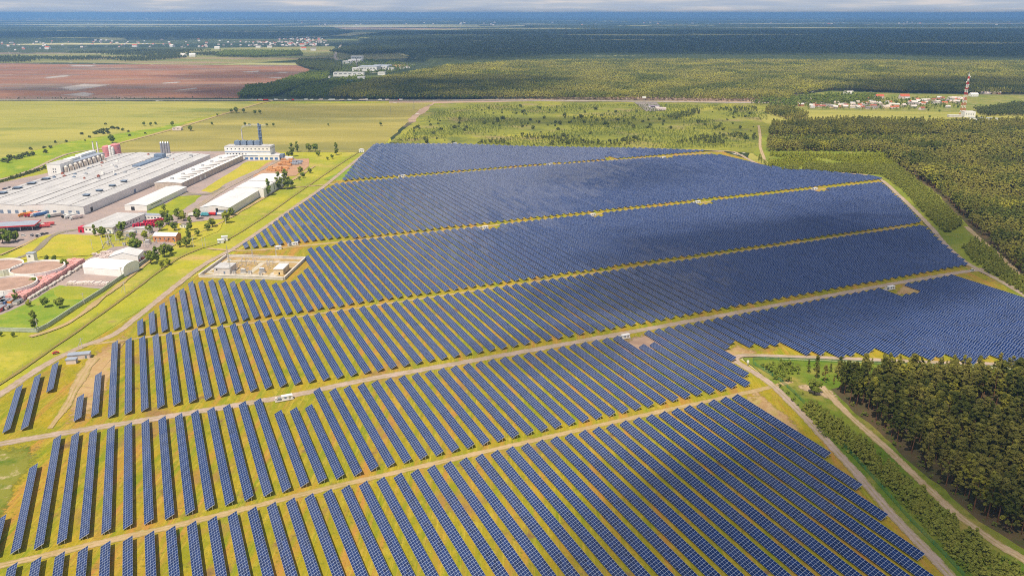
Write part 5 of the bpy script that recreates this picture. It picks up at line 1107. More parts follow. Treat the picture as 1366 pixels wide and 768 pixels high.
# ------------------------------------------------------------------ stacks, machines, vehicles
def stack_proto(name, label, group, m1, L, D, H, n, strap='concw'):
    o = thing(name, label, 'stack', (0, 0, 0), 0, group)
    mb = MB()
    for k in range(n): mb.box(k * L / n + .1, 0, .15, (k + 1) * L / n - .1, D, H * random.uniform(.85, 1.0))
    mb.build('goods', MT[m1], o); mb = MB()
    for k in range(n): mb.box(k * L / n + .1, .1, 0, (k + 1) * L / n - .1, D - .1, .14)
    mb.build('pallet', MT['timber'], o); return o
A0, A1 = at(27, 402), at(110, 350.5); dr = (A1 - A0).normalized(); ya = math.atan2(dr.y, dr.x); nrm = Vector((-dr.y, dr.x, 0))
pr = stack_proto('wrapped_stack', 'pink wrapped pallet stack in the long diagonal row beside the tanks', 'pink stacks in the diagonal row', 'pink', 4.0, 3.4, 4.2, 2)
NS = 24
for k in range(NS):
    for j in range(4):
        p = A0 + (A1 - A0) * (k + .1) / NS + nrm * (j * 3.9 - 3.0) + Vector((random.uniform(-.3, .3), random.uniform(-.3, .3), ZTOP))
        if k == 0 and j == 0: pr.location = p; pr.rotation_euler.z = ya
        else: dup(pr, p, ya + random.uniform(-.02, .02), (1.05, 1.05, random.uniform(.92, 1.06)))
pr = stack_proto('wrapped_stack', 'red wrapped pallet stack along the tank side of the pink row', 'red stacks behind the pink row', 'pinkred', 4.0, 3.4, 3.4, 2)
for k in range(18):
    p = A0 + (A1 - A0) * (k + 5.6) / 24 + nrm * 12.2 + Vector((0, random.uniform(-.5, .5), ZTOP))
    if k == 0: pr.location = p; pr.rotation_euler.z = ya
    else: dup(pr, p, ya + random.uniform(-.05, .05), (1, 1, random.uniform(.7, 1.1)))
pr = stack_proto('block_stack', 'low pale grey block stack in front of the pink row', 'pale stacks before the pink row', 'concw', 4.2, 2.4, 1.6, 3)
for k in range(22):
    p = A0 + (A1 - A0) * (k + .6) / 24 - nrm * (7.0 + .6 * (k % 3)) + Vector((0, 0, ZTOP))
    if k == 0: pr.location = p; pr.rotation_euler.z = ya
    else: dup(pr, p, ya + random.uniform(-.1, .1), (1, 1, random.uniform(.6, 1.5)))
B0, B1 = at(89, 381.5), at(143, 382); yb = math.atan2((B1 - B0).y, (B1 - B0).x); pr = stack_proto('block_stack', 'pale pink block stack in the straight row before the tent', 'pale pink stacks before the tent', 'palepink', 3.6, 5.5, 2.6, 3)
for k in range(11):
    p = B0 + (B1 - B0) * k / 11 + Vector((0, 0, ZTOP))
    if k == 0: pr.location = p; pr.rotation_euler.z = yb
    else: dup(pr, p, yb, (1, 1, random.uniform(.8, 1.1)))
pr = stack_proto('timber_stack', 'orange-brown timber stack in the yard right of the boiler house', 'timber stacks', 'timber', 7, 4, 3, 4, 'timber')
zy = zr(320, 180, 3.692)
for k, (X, Y) in enumerate([(205, 128), (222, 122), (240, 128), (200, 142), (222, 140), (243, 140), (190, 152), (212, 152), (232, 154), (140, 168), (158, 176), (178, 170), (200, 168), (222, 170), (150, 182), (180, 182), (205, 180), (130, 178)]):
    p = at(*zy(X, Y)) + Vector((0, 0, ZTOP)); yy_ = random.uniform(-.5, .6); s = random.uniform(.8, 1.3)
    if k == 0: pr.location = p; pr.rotation_euler.z = yy_
    else: dup(pr, p, yy_, (s, s, random.uniform(.7, 1.3)))
pr = stack_proto('wrapped_stack', 'blue-white wrapped stack at the right end of the timber yard', 'blue-white stacks in the timber yard', 'roof_blue', 6, 4, 3.2, 3)
for k, (X, Y) in enumerate([(250, 150), (268, 150), (285, 146), (258, 140), (275, 138), (292, 138)]):
    p = at(*zy(X, Y)) + Vector((0, 0, ZTOP))
    if k == 0: pr.location = p; pr.rotation_euler.z = .2
    else: dup(pr, p, .2 + random.uniform(-.2, .2), (1, 1, random.uniform(.8, 1.2)))
pr = stack_proto('pipe_stack', 'light concrete part stack on the ground between tent and office', 'concrete parts by the small tent', 'palepink', 5, 2.6, 1.5, 4)
for k in range(22):
    X = RNG.uniform(195, 420); p = at(*zq(X, RNG.uniform(435, 490) - (X - 195) * .03)) + Vector((0, 0, ZTOP)); yy_ = random.uniform(-.3, .3)
    if k == 0: pr.location = p; pr.rotation_euler.z = yy_
    else: dup(pr, p, yy_, (1, 1, random.uniform(.6, 1.5)))
pr = stack_proto('scrap_pile', 'heap of orange-red crates beside the small tent', 'orange crates by the small tent', 'roof_red', 4, 3, 1.6, 3)
for k, (X, Y) in enumerate([(545, 505), (570, 498), (595, 495), (615, 490), (580, 510)]):
    p = at(*zq(X, Y)) + Vector((0, 0, ZTOP))
    if k == 0: pr.location = p
    else: dup(pr, p, random.uniform(-.4, .4))
zt2 = zr(0, 330, 6.4)
for k, (X, Y, L, D, H, mm, lab) in enumerate([(2, 470, 9, 5, 3, 'rust', 'rusty red flat container at the frame edge'), (8, 515, 10, 4, 3, 'palepink', 'pale container beside the rusty red one'), (45, 500, 9, 6, 3, 'blue', 'blue-roofed container in the cluttered corner'), (5, 560, 10, 5, 3, 'pinkred', 'reddish container at the lawn corner'), (45, 425, 7, 4, 3, 'white', 'white container behind the cluttered corner'), (4, 412, 8, 4, 3, 'teal', 'teal container at the foot of the near tank'), (75, 455, 8, 4, 3, 'slate', 'dark grey container by the dusty bush'), (95, 490, 9, 4, 2.5, 'orange', 'orange-topped container near the lush lawn'), (60, 540, 9, 4, 2.2, 'palepink', 'long pale pink container along the lawn edge'), (150, 500, 10, 4, 2.5, 'concw', 'whitish container at the near end of the pink row')]):
    p = at(*zt2(X, Y)); o = thing('container', lab, 'container', (p.x, p.y, ZTOP), ya); part_box(o, 'body', mm, 0, 0, .2, L, D, H); part_box(o, 'roof_frame', 'steel', -.05, -.05, H, L + .05, D + .05, H + .12); part_box(o, 'door', 'dark', L * .4, -.06, .3, L * .6, -.01, H * .8)

def truck(label, p, yaw, cabm, boxm, L=13.5, H=3.9, group=None, cat='truck'):
    o = thing('truck', label, cat, (p[0], p[1], ZTOP), yaw, group)
    m = MB(); m.box(2.7, -1.25, 1.1, L, 1.25, H); m.build('trailer', MT[boxm], o); m = MB(); m.box(0, -1.2, .8, 2.3, 1.2, 2.0); m.box(.35, -1.15, 2.0, 2.3, 1.15, 3.2); m.build('cab', MT[cabm], o)
    m = MB(); m.box(.25, -1.0, 2.1, .34, 1.0, 3.0); m.build('windscreen', MT['glass'], o); part_box(o, 'chassis', 'dark', 2.3, -1.0, .6, L - .2, 1.0, 1.08)
    for x in (1.2, 3.8, L - 3.2, L - 1.8):
        for y in (-1.1, 1.1): m = MB(); m.cyl((x, y - .15, .5), (x, y + .15, .5), .5, .5, 10); m.build('wheel', MT['tyre'], o)
    return o
def car(label, p, yaw, m1, group=None, name='car', van=False):
    o = thing(name, label, 'van' if van else 'car', (p[0], p[1], ZTOP), yaw, group); h = 1.35 if van else .85
    m = MB(); m.box(-2.2, -.9, .35, 2.2, .9, h); m.build('body', MT[m1], o)
    m = MB(); a = (-2.1, .9) if van else (-1.3, 1.0); t = 2.1 if van else 1.45
    lo = [(a[0], -.85, h), (a[1] + .5, -.85, h), (a[1] + .5, .85, h), (a[0], .85, h)]; hi = [(a[0] + .25, -.75, t), (a[1], -.75, t), (a[1], .75, t), (a[0] + .25, .75, t)]
    for i in range(4): j = (i + 1) % 4; m.poly([lo[i], lo[j], hi[j], hi[i]], 1)
    m.poly(hi, 0); m.build('cabin', [MT[m1], MT['glass']], o)
    for x in (-1.4, 1.4):
        for y in (-.85, .85): m = MB(); m.cyl((x, y - .1, .34), (x, y + .1, .34), .34, .34, 10); m.build('wheel', MT['tyre'], o)
    return o
dy = math.atan2(.75, .62)
for X, Y, cb, bx, lab in [(172, 142, 'orange', 'orange', 'orange truck backed up to the hall front'), (228, 142, 'red', 'orange', 'red and orange truck backed up next to the orange one'), (258, 142, 'red', 'crimson', 'crimson truck backed up to the hall front'), (285, 141, 'white', 'white', 'white truck between crimson and blue trucks'), (318, 141, 'blue', 'blue', 'blue truck backed up to the hall front'), (420, 150, 'white', 'concw', 'pale truck in the gap right of the blue one'), (450, 150, 'green_paint', 'concw', 'pale truck with green cab at the hall front'),
                          (575, 152, 'dark', 'white', 'white truck with dark cab at the hall front'), (605, 158, 'white', 'white', 'white truck, second from the hall corner'), (655, 168, 'white', 'palepink', 'pale truck nearest the hall corner')]:
    truck(lab, at(*zc(X, Y)), dy, cb, bx, 15)
for X, Y, cb, bx, lab in [(370, 242, 'red', 'pinkred', 'red truck parked behind the white vans'), (410, 222, 'crimson', 'pinkred', 'crimson truck parked right of the canopy yard'), (290, 235, 'white', 'white', 'white truck standing beside the canopy'), (320, 240, 'white', 'concw', 'whitish truck right of the one beside the canopy'), (275, 215, 'dark', 'white', 'white truck with dark cab behind the canopy')]:
    truck(lab, at(*zc(X, Y)), R(20), cb, bx, 11, 3.5)
for k, (X, Y, mm, lab) in enumerate([(220, 322, 'white', 'white van at the corner of the canopy'), (360, 320, 'white', 'white van standing alone before the lawn'), (400, 308, 'dark', 'black car right of the lone white van'), (435, 300, 'dark', 'dark car farthest right before the lawn'), (300, 318, 'steel', 'grey car between the two white vans'), (345, 325, 'dark', 'dark car touching the lone white van')]):
    car(lab, at(*zc(X, Y)), R(10 + 20 * k), mm, None, 'van' if 'van' in lab else 'car', 'van' in lab)
for k in range(6): car('small car parked along the left edge of the factory hall', at(*zh(36 + k * 10, 512 - k * 3)), R(60), random.choice(['dark', 'blue', 'steel', 'white']), 'cars left of the hall')
for X, Y, mm, lab in [(245, 700, 'teal', 'teal truck at the left of the warehouse front'), ]: pass
for X, Y, cb, bx, lab in [(560, 243, 'red', 'red', 'red delivery truck before the warehouse front'), (625, 243, 'blue', 'white', 'blue and white truck before the warehouse front'), (500, 250, 'teal', 'teal', 'teal truck at the left of the warehouse front'), (680, 240, 'white', 'white', 'white truck at the right of the warehouse front'), (395, 250, 'white', 'white', 'white truck left of the warehouse among trees')]:
    truck(lab, at(*zm(X, Y)), R(-5), cb, bx, 10, 3.6)
def machine(label, group):
    o = thing('farm_machine', label, 'machine', (0, 0, 0), 0, group); m = MB(); m.box(-2.4, -1.1, .8, 2.0, 1.1, 2.2); m.box(-2.2, -.9, 2.2, -.4, .9, 3.2); m.build('body', MT['crimson'], o)
    m = MB(); m.box(-2.0, -.93, 2.35, -.6, .93, 3.0); m.build('cab_glass', MT['glass'], o); part_box(o, 'header', 'crimson', 2.1, -2.0, .3, 3.2, 2.0, 1.3)
    for x in (-1.6, 1.4):
        for y in (-1.2, 1.2): m = MB(); m.cyl((x, y - .2, .7), (x, y + .2, .7), .7, .7, 10); m.build('wheel', MT['tyre'], o)
    return o
pr = machine('bright red machine in the parked rows beside the tall dark tree', 'red machines in rows'); k = 0
for X, Y in [(585, 218), (605, 216), (625, 214), (645, 212), (665, 208), (690, 208), (712, 214), (735, 212), (675, 188), (695, 186), (715, 184), (735, 182), (755, 178), (775, 174), (795, 172), (700, 198), (730, 196), (755, 196), (810, 165), (620, 205)]:
    p = at(*zq(X, Y)) + Vector((0, 0, ZTOP))
    if k == 0: pr.location = p; pr.rotation_euler.z = .9; pr.scale = (1.3,) * 3
    else: dup(pr, p, .9 + random.uniform(-.2, .2), 1.3)
    k += 1

# ------------------------------------------------------------------ electrical yards
def gear_proto(kind):
    if kind == 'rack':
        o = thing('switchgear_frame', '', 'switchgear', (0, 0, 0), 0); m = MB()
        for x in (-2, 2): m.box(x - .15, -.15, 0, x + .15, .15, 4.2)
        m.box(-2.4, -.2, 4.2, 2.4, .2, 4.5); m.build('frame', MT['steel'], o); m = MB()
        for x in (-1.8, 0, 1.8): m.cyl((x, 0, 4.5), (x, 0, 6.0), .22, .14, 8)
        m.build('insulator', MT['palepink'], o); return o
    if kind == 'transformer':
        o = thing('transformer', '', 'transformer', (0, 0, 0), 0); part_box(o, 'tank', 'steel', -2.2, -1.4, .5, 2.2, 1.4, 3.6); part_box(o, 'plinth', 'concw', -3, -2, 0, 3, 2, .45)
        m = MB()
        for k in range(7): m.box(-2 + k * .6, 1.5, .8, -1.8 + k * .6, 2.5, 3.2)
        m.build('radiator', MT['slate'], o); m = MB()
        for x in (-1.4, 0, 1.4): m.cyl((x, 0, 3.6), (x, 0, 5.4), .25, .12, 8)
        m.build('bushing', MT['rust'], o); m = MB(); m.cyl((-1.8, -.9, 4.4), (1.8, -.9, 4.4), .45, .45, 10); m.build('oil_vessel', MT['steel'], o); return o
    o = thing('switch_cabinet', '', 'cabinet', (0, 0, 0), 0); part_box(o, 'body', 'concw', -1.5, -1, 0, 1.5, 1, 2.4); part_box(o, 'lid', 'steel', -1.6, -1.1, 2.4, 1.6, 1.1, 2.6); part_box(o, 'door', 'steel', -1, -1.06, .2, .6, -1.01, 2.1); return o
GR, GT, GC = gear_proto('rack'), gear_proto('transformer'), gear_proto('cab')
used = set()
def gear(pr, p, yaw, label, group=None, s=1.0):
    p = Vector(p) + Vector((0, 0, ZTOP))
    if pr.name not in used:
        used.add(pr.name); pr.location = p; pr.rotation_euler.z = yaw; pr.scale = (s,) * 3; pr['label'] = label; o = pr
    else: o = dup(pr, p, yaw, s, label)
    if group: o['group'] = group
    elif 'group' in o: del o['group']
    return o
zu = zr(260, 330, 9.107)
sq = [at(265.5, 370.6), at(379, 374.5), at(407.7, 347), at(302.5, 343.7)]
sheet('substation_ground', [(265, 370.8), (379.3, 374.8), (408, 346.9), (302, 343.5)], layered('substation_gravel', (.42, .28, .13), [((.34, .25, .08), .1, .42, .6), ((.5, .4, .28), .15, .5, .7)]), ZTOP + .04, 0)
def wall_line(name, label, pts, h, t, m, closed=False, cat='wall', seg=0, gap=()):
    o = thing(name, label, cat, (0, 0, ZTOP + .02), 0); mb = MB(); cap = MB(); pts = [Vector(p) for p in pts]; n = len(pts)
    for i in range(n if closed else n - 1):
        a, b = pts[i], pts[(i + 1) % n]; d = (b - a).normalized(); q = Vector((-d.y, d.x, 0)) * t / 2
        if i in gap: b = a.lerp(b, .8)
        for mm, z0, z1, k in ((mb, -.3, h, 1.0), (cap, h + .003, h + .18, 1.5)):
            e = d * t * .49; A = [a - q * k + e, b - q * k - e, b + q * k - e, a + q * k + e]
            lo = [(p.x, p.y, z0) for p in A]; hi = [(p.x, p.y, z1) for p in A]
            mm.poly(hi); mm.poly(lo[::-1])
            for j in range(4): jj = (j + 1) % 4; mm.poly([lo[j], lo[jj], hi[jj], hi[j]])
    mb.build('wall_panel', MT[m], o); cap.build('coping', MT[m], o); return o
wall_line('substation_wall', 'pale concrete wall around the solar park substation', sq, 2.4, .9, 'concw', True)
for pts, w in (([(276, 364), (300, 367), (340, 368), (376, 371)], 5), ([(330, 368.5), (338, 362), (350, 352)], 5), ([(305, 349), (350, 350), (398, 351)], 4), ([(276, 365), (308, 346)], 4), ([(362, 371), (372, 362)], 8)):
    ribbon('service_path', pts, w, MT['concrete'], nz(.02) + .05, jit=.02)
ppp = at(286, 366.5); building('control_house', 'big pale white control house in the substation, left', 'control house', ppp, R(-3), 15, 17, 5.6, 'flat', 0, 'concw', 'roof_grey', wins=[('f', 2, 3.5, 1.5, 1.4)], doors=[('f', 9, .1, 1.5, 2.4)])
ppp = at(365.5, 367.5); building('relay_house', 'cream substation house with flat grey roof, right', 'relay house', ppp, R(-3), 9, 18, 5.2, 'flat', 0, 'cream', 'roof_pale', wins=[('r', 3 + k * 4, 2.2, 1.4, 1.3) for k in range(4)], doors=[('f', 4.5, .1, 1.3, 2.3, 'dark')])
for X, Y in [(500, 270), (530, 250), (560, 270), (590, 250), (620, 270), (560, 225), (600, 220), (640, 225), (680, 235), (710, 215), (740, 220), (520, 310), (560, 310), (650, 295), (870, 250), (900, 235), (930, 215), (960, 240), (900, 270), (880, 215), (940, 190), (640, 190), (580, 190)]:
    gear(GR, at(*zu(X, Y)), R(-3) + random.choice((0, 1.57)), 'grey steel switchgear frame with insulators inside the substation wall', 'switchgear frames of the substation', random.uniform(.6, 1.0))
gear(GT, at(*zu(595, 320)), R(-3), 'grey power transformer, left in the substation'); gear(GT, at(*zu(825, 315)), R(-3), 'grey power transformer, right in the substation', None, 1.1)
for X, Y in [(800, 345), (670, 330), (480, 330)]: gear(GC, at(*zu(X, Y)), R(-3), 'low pale cabinet between transformers in the substation', 'cabinets of the substation')
for k in range(46):
    X = RNG.uniform(330, 880); Y = RNG.uniform(310, 410) - (X - 330) * .02
    if 540 < X < 640 and Y < 420: X += 120
    gear(random.choice((GR, GR, GC)), at(*zq(X, Y)), R(random.uniform(-20, 20)), 'grey switchgear in the old yard beside the orange brick building', 'switchgear of the old yard', random.uniform(.6, 1.0))
gear(GT, at(*zq(690, 360)), R(-5), 'grey old transformer in front of the orange brick building')
for X, Y, dx, lab in ((310, 395, -15, 'leftmost leaning concrete pole before the low office'), (355, 370, -12, 'second leaning concrete pole before the low office'), (378, 362, -18, 'third leaning concrete pole before the low office'), (418, 325, -14, 'rightmost leaning concrete pole before the low office')):
    p = at(*zq(X, Y)); o = thing('concrete_pole', lab, 'pole', (p.x, p.y, ZTOP), 0); m = MB(); m.cyl((0, 0, 0), (dx * .12, 0, 13), .45, .3, 8); m.build('shaft', MT['concw'], o); part_box(o, 'footing', 'concrete', -.8, -.8, 0, .8, .8, .4)
def pole(px, py, h, label, arm=True, wood=False, strut=False):
    p = at(px, py); o = thing('power_pole', label, 'pole', (p.x, p.y, ZTOP), R(random.uniform(-30, 30))); m = MB(); m.cyl((0, 0, -.2), (0, 0, h), .26, .17, 7); m.build('shaft', MT['concw' if not wood else 'timber'], o)
    if arm:
        m = MB(); m.box(-1.5, -.1, h - .9, 1.5, .1, h - .65); m.build('crossarm', MT['steel'], o); m = MB()
        for x in (-1.35, 0, 1.35): m.cyl((x, 0, h - .65 if x else h), (x, 0, h - .2 if x else h + .4), .09, .06, 6)
        m.build('insulator', MT['palepink'], o)
    if strut: m = MB(); m.cyl((-3, 3.4, -.2), (-.2, .2, h * .8), .2, .16, 7); m.build('strut', MT['concw'], o)
zp = zr(0, 300, 4.8)
for a in [(*zp(803, 440), 10, 'power pole with strut on the meadow above the perimeter road', True, False, True), (*zp(780, 335), 9, 'power pole at the wall corner right of the white tent'), (*zp(541, 510), 9.5, 'power pole at the grey wall near two broad trees'), (*zp(243, 680), 9.5, 'pale power pole at the corner of the grey wall'), (110, 466, 8, 'power pole beside the roadside transformer cabins', True, False, True), (113, 307.5, 9, 'thin pole at the lawn before the office'), (123.5, 333, 10, 'thin pole at the right edge of the mown lawn'),
          (*zm(515, 510), 9, 'left one of two pale poles on the meadow', False), (*zm(540, 510), 9, 'right one of two pale poles on the meadow', False), (*zm(437, 512), 10, 'power pole with strut below the slender pair', True, False, True), (*zm(305, 430), 10, 'pole between brick house and white hut'), (*zm(713, 320), 9, 'pole in the bright tree at the warehouse corner'), (*zt(797, 500), 10, 'pale pole before the tallest tree by the warehouse'), (388.5, 251, 9, 'small pole beside the perimeter road, upper stretch'), (137, 305, 9, 'thin lamp-like pole in front of the office', False), (89, 311, 9, 'thin pole on the yard left of the kiosk', False)]: pole(*a)
def mast(px, py, h, label, w=1.6, m1='steel', bands=False, w2=.5, cat='mast', name='lattice_mast'):
    p = at(px, py); o = thing(name, label, cat, (p.x, p.y, ZTOP), 0); nseg = 10 if not bands else 16
    segs = {}
    for s in range(nseg):
        z0, z1 = h * s / nseg, h * (s + 1) / nseg; a, b = w + (w2 - w) * s / nseg, w + (w2 - w) * (s + 1) / nseg
        col = ('red' if s % 2 == 0 else 'white') if bands else m1; m = segs.setdefault(col, MB()); r = .045 if not bands else .27
        C0 = [(-a / 2, -a / 2, z0), (a / 2, -a / 2, z0), (a / 2, a / 2, z0), (-a / 2, a / 2, z0)]; C1 = [(-b / 2, -b / 2, z1), (b / 2, -b / 2, z1), (b / 2, b / 2, z1), (-b / 2, b / 2, z1)]
        for i in range(4): j = (i + 1) % 4; m.cyl(C0[i], C1[i], r, r, 5); m.cyl(C0[i], C1[j], r * .6, r * .6, 4); m.cyl(C0[j], C1[i], r * .6, r * .6, 4); m.cyl(C1[i], C1[j], r * .6, r * .6, 4)
    for c, m in segs.items(): m.build('lattice', MT[c], o)
    m = MB(); m.cyl((0, 0, h), (0, 0, h + h * .06), .12 if not bands else .4, .05, 6); m.build('spike', MT['steel'], o); return o
mast(*zu(440, 365), 21, 'thin lightning mast at the front left of the substation'); mast(*zu(705, 165), 15, 'thin lightning mast at the back wall of the substation', 1.2); mast(*zu(405, 160), 14, 'thin lightning mast at the back left of the substation', 1.2); mast(*zu(990, 130), 12, 'thin lightning mast behind the cream house', 1.0)
o = mast(1283, 155, 96, 'tall red and white lattice radio mast beside the village', 9, 'red', True, 1.6)
m = MB()
for k in range(7): a = k * 2.1; m.cyl((3.2 * math.cos(a), 3.2 * math.sin(a), 52 + k * 6), (3.2 * math.cos(a), 3.2 * math.sin(a), 55 + k * 6), 1.2, 1.2, 8)
m.build('antenna_drums', MT['white'], o)
mast(552, 147, 26, 'dark lattice pylon at the field edge before the rough meadow', 3.5, 'slate', False, 1.0, 'pylon', 'lattice_pylon'); mast(521, 154, 20, 'smaller faint lattice pylon in the olive field', 3, 'slate', False, 1.0, 'pylon', 'lattice_pylon')
# ------------------------------------------------------------------ inverter stations and small park kit
def station(px, py, label, s=1.0, yaw=A_ROW, full=True):
    p = at(px, py); o = thing('inverter_station', label, 'inverter station', (p.x, p.y, ZTOP + .05), yaw); o.scale = (s, s, s)
    part_box(o, 'plinth', 'concrete', -6.0, -2.2, 0, 6.2, 2.2, .35); part_box(o, 'cabin', 'white', -1.3, -1.5, .35, 5.6, 1.5, 2.75); part_box(o, 'roof', 'roof_pale', -1.5, -1.7, 2.75, 5.8, 1.7, 2.95); part_box(o, 'door', 'steel', 3.0, -1.57, .5, 4.4, -1.505, 2.6); part_box(o, 'vent', 'slate', .2, -1.57, 1.2, 1.6, -1.505, 2.3)
    m = MB(); m.box(-4.0, -1.0, .35, -1.8, 1.0, 2.2); m.build('transformer', MT['steel'], o); m = MB()
    for k in range(5): m.box(-3.9 + k * .42, -1.4, .6, -3.75 + k * .42, -1.02, 2.0)
    m.build('cooling_fins', MT['slate'], o); part_box(o, 'cabinet', 'concw', -5.7, -1.2, .35, -4.5, .6, 2.6)
for a in [(379, 534.5, 'white inverter station by the main dirt road, nearest on the left'), (831, 452.5, 'white inverter station on the brown yard by the main dirt road'), (1186, 387, 'white inverter station at the right end of the main dirt road'), (391, 328, 'white inverter station just right of the substation corner'), (645, 306, 'white inverter station on the fourth track, left'), (789, 289, 'white inverter station on the fourth track, middle'), (929, 272, 'white inverter station on the fourth track, right'), (1086, 254, 'white inverter station on the fourth track, far right'), (536, 237, 'white inverter station on the farthest track, left'), (733, 221, 'white inverter station on the farthest track, middle'), (884, 212, 'white inverter station on the farthest track, right'), (606, 193, 'white inverter station at the far edge of the park')]:
    station(*a, s=.93)
building('transformer_cabin', 'long grey-roofed cabin beside the perimeter road, left', 'cabin', at(91, 481.5), R(14), 14, 5, 3.0, 'flat', 0, 'palepink', 'roof_blue', doors=[('f', 11, .1, 1.2, 2.1)]); building('transformer_cabin', 'small square grey-roofed cabin in front of the long one', 'cabin', at(88.5, 487), R(8), 6.5, 4, 2.8, 'flat', 0, 'palepink', 'roof_blue', doors=[('r', 1, .1, 1.2, 2.0)])
building('kiosk', 'tiny white kiosk by the road left of the inverter station', 'kiosk', at(397, 333.5) + Vector((-22, -2, 0)), A_ROW, 6, 4, 2.6, 'flat', 0, 'white', 'roof_white', doors=[('f', 2, .1, 1, 2)])
building('container_cabin', 'low white container on the meadow, left of two', 'cabin', at(290.5, 325.5), R(18), 6, 4, 3.0, 'flat', 0, 'white', 'roof_white', doors=[('f', 2, .1, 1, 2)]); building('container_cabin', 'taller white container on the meadow, right of two', 'cabin', at(296, 322.5), R(18), 6, 4, 4.2, 'flat', 0, 'white', 'roof_white', doors=[('f', 3, .1, 1, 2)])
building('gate_house', 'small white gate house at the far left corner of the park', 'gate house', at(479, 204), R(10), 9, 7, 4, 'gable', 1.2, 'white', 'roof_pale', doors=[('f', 2, .1, 1.2, 2.1)], wins=[('f', 5, 1.2, 1.5, 1.2)])
p = at(1296.5, 363); car('white van parked at the right end of the main dirt road', p, A_ROW, 'white', None, 'van', True)
p = at(76, 483.5); car('red car on the grass beside the ditch line', at(74.5, 472.5), R(40), 'red')
p = at(997, 489); o = thing('meter_box', 'small white box on a post at the road corner', 'meter box', (p.x, p.y, ZTOP), 0); part_box(o, 'post', 'steel', -.12, -.12, 0, .12, .12, 2.2); part_box(o, 'box', 'white', -.7, -.5, 2.2, .7, .5, 3.8)
# ------------------------------------------------------------------ fences and walls
wall_line('perimeter_wall', 'grey-green concrete wall along the factory land', [at(x, y) for x, y in ((-40, 441.5), (0, 442.5), (50, 444), (64, 437), (100, 413), (135, 391), (171, 366), (200, 346))], 2.6, .5, 'wallgrey')
def mesh_mat(name, c, a):
    m, t, b = nt_new(name); b.inputs['Base Color'].default_value = c4(c); b.inputs['Roughness'].default_value = .5
    tr = nd(t, 'ShaderNodeBsdfTransparent'); mx = nd(t, 'ShaderNodeMixShader'); mx.inputs[0].default_value = a
    t.links.new(tr.outputs[0], mx.inputs[1]); t.links.new(b.outputs[0], mx.inputs[2]); t.links.new(mx.outputs[0], t.nodes['Material Output'].inputs['Surface']); return m
MT['mesh_green'] = mesh_mat('green_wire_mesh', (.03, .20, .09), .42); MT['mesh_grey'] = mesh_mat('grey_wire_mesh', (.22, .2, .11), .15)
def fence(label, pts, h, mm, pm, step):
    P = smooth_line([at(*p) for p in pts], 6); o = thing('mesh_fence', label, 'fence', (0, 0, ZTOP), 0); m = MB(); tot = 0; acc = 0; posts = []
    for a, b in zip(P[:-1], P[1:]):
        m.poly([(a.x, a.y, .05), (b.x, b.y, .05), (b.x, b.y, h), (a.x, a.y, h)]); L = (b - a).length; d = (b - a) / max(L, 1e-6)
        while acc <= L: posts.append(a + d * acc); acc += step
        acc -= L
    m.build('wire_mesh', MT[mm], o); pb = MB(); pb.box(-.06, -.06, -.2, .06, .06, h + .1); pme = pb.mesh('post', MT[pm])
    for q in posts[:99]: c = link('post', pme, o); c.location = (q.x, q.y, 0)
fence('green wire mesh fence along the right perimeter road', [(1500, 503), (1366, 494), (1240, 490), (1100, 484), (1016, 481), (1004, 485), (1012, 492), (1044, 513), (1083, 551), (1125, 597), (1164, 640), (1208, 690), (1256, 740), (1286, 772)], 2.4, 'mesh_green', 'green_paint', 9)
fence('long grey wire fence following the ditch left of the park', [(-30, 530), (0, 512), (62, 470), (100, 444), (165, 397), (232, 348), (268, 331), (300, 321), (345, 294), (392, 261), (450, 221), (484, 201)], 2.2, 'mesh_grey', 'steel', 11)
# ------------------------------------------------------------------ village, works and far settlements
def house(px, py, L, D, H, rise, wm, rm, label, group=None, yaw=0, wn=3):
    return building('house', label, 'house', at(px, py), yaw, L, D, H, 'gable', rise, wm, rm, axis='x', group=group, wins=[('f', 1.2 + k * (L - 2.4) / wn, 1.4, 1.5, 1.6) for k in range(wn)], doors=[('f', L - 1.6, .1, 1.1, 2.2, 'dark')] if L > 6 else [])
zv = zr(1040, 90, 4.19)
VR = random.Random(5)
for k, (X, Y) in enumerate([(110, 218), (165, 222), (180, 215), (225, 225), (250, 222), (275, 228), (300, 232), (325, 222), (345, 225), (410, 225), (430, 232), (455, 232), (480, 235), (505, 225), (515, 232), (560, 228), (580, 232), (600, 226), (790, 240), (815, 205), (850, 205), (870, 200), (740, 205), (715, 212), (880, 178), (900, 182), (945, 182), (960, 178), (820, 190), (795, 192), (1000, 190), (1015, 185), (1130, 150), (1160, 152), (1190, 150), (1215, 150), (930, 195), (850, 188), (640, 218), (690, 222)]):
    L = VR.uniform(12, 20); house(*zv(X, Y), L * .8, 8, VR.uniform(3, 4.5), 2.8, VR.choice(['palepink', 'beige', 'cream', 'beige', 'concw', 'brick']), VR.choice(['roof_dark', 'beige', 'palepink', 'rust', 'beige', 'concw']), 'small pale village house with dull roof beyond the green, near the mast', 'small village houses', VR.uniform(-.5, .5))
house(*zv(365, 152), 26, 14, 6, 3, 'white', 'concw', 'large pale house standing behind the village trees'); house(*zv(540, 178), 22, 14, 7, 5, 'palepink', 'roof_red', 'house with faded red roof, left of the bright red one'); house(*zv(675, 178), 26, 14, 7, 6, 'palepink', 'roof_red', 'big house with bright red roof in the village'); house(*zv(1068, 165), 22, 14, 7, 3, 'white', 'white', 'white house directly right of the radio mast')
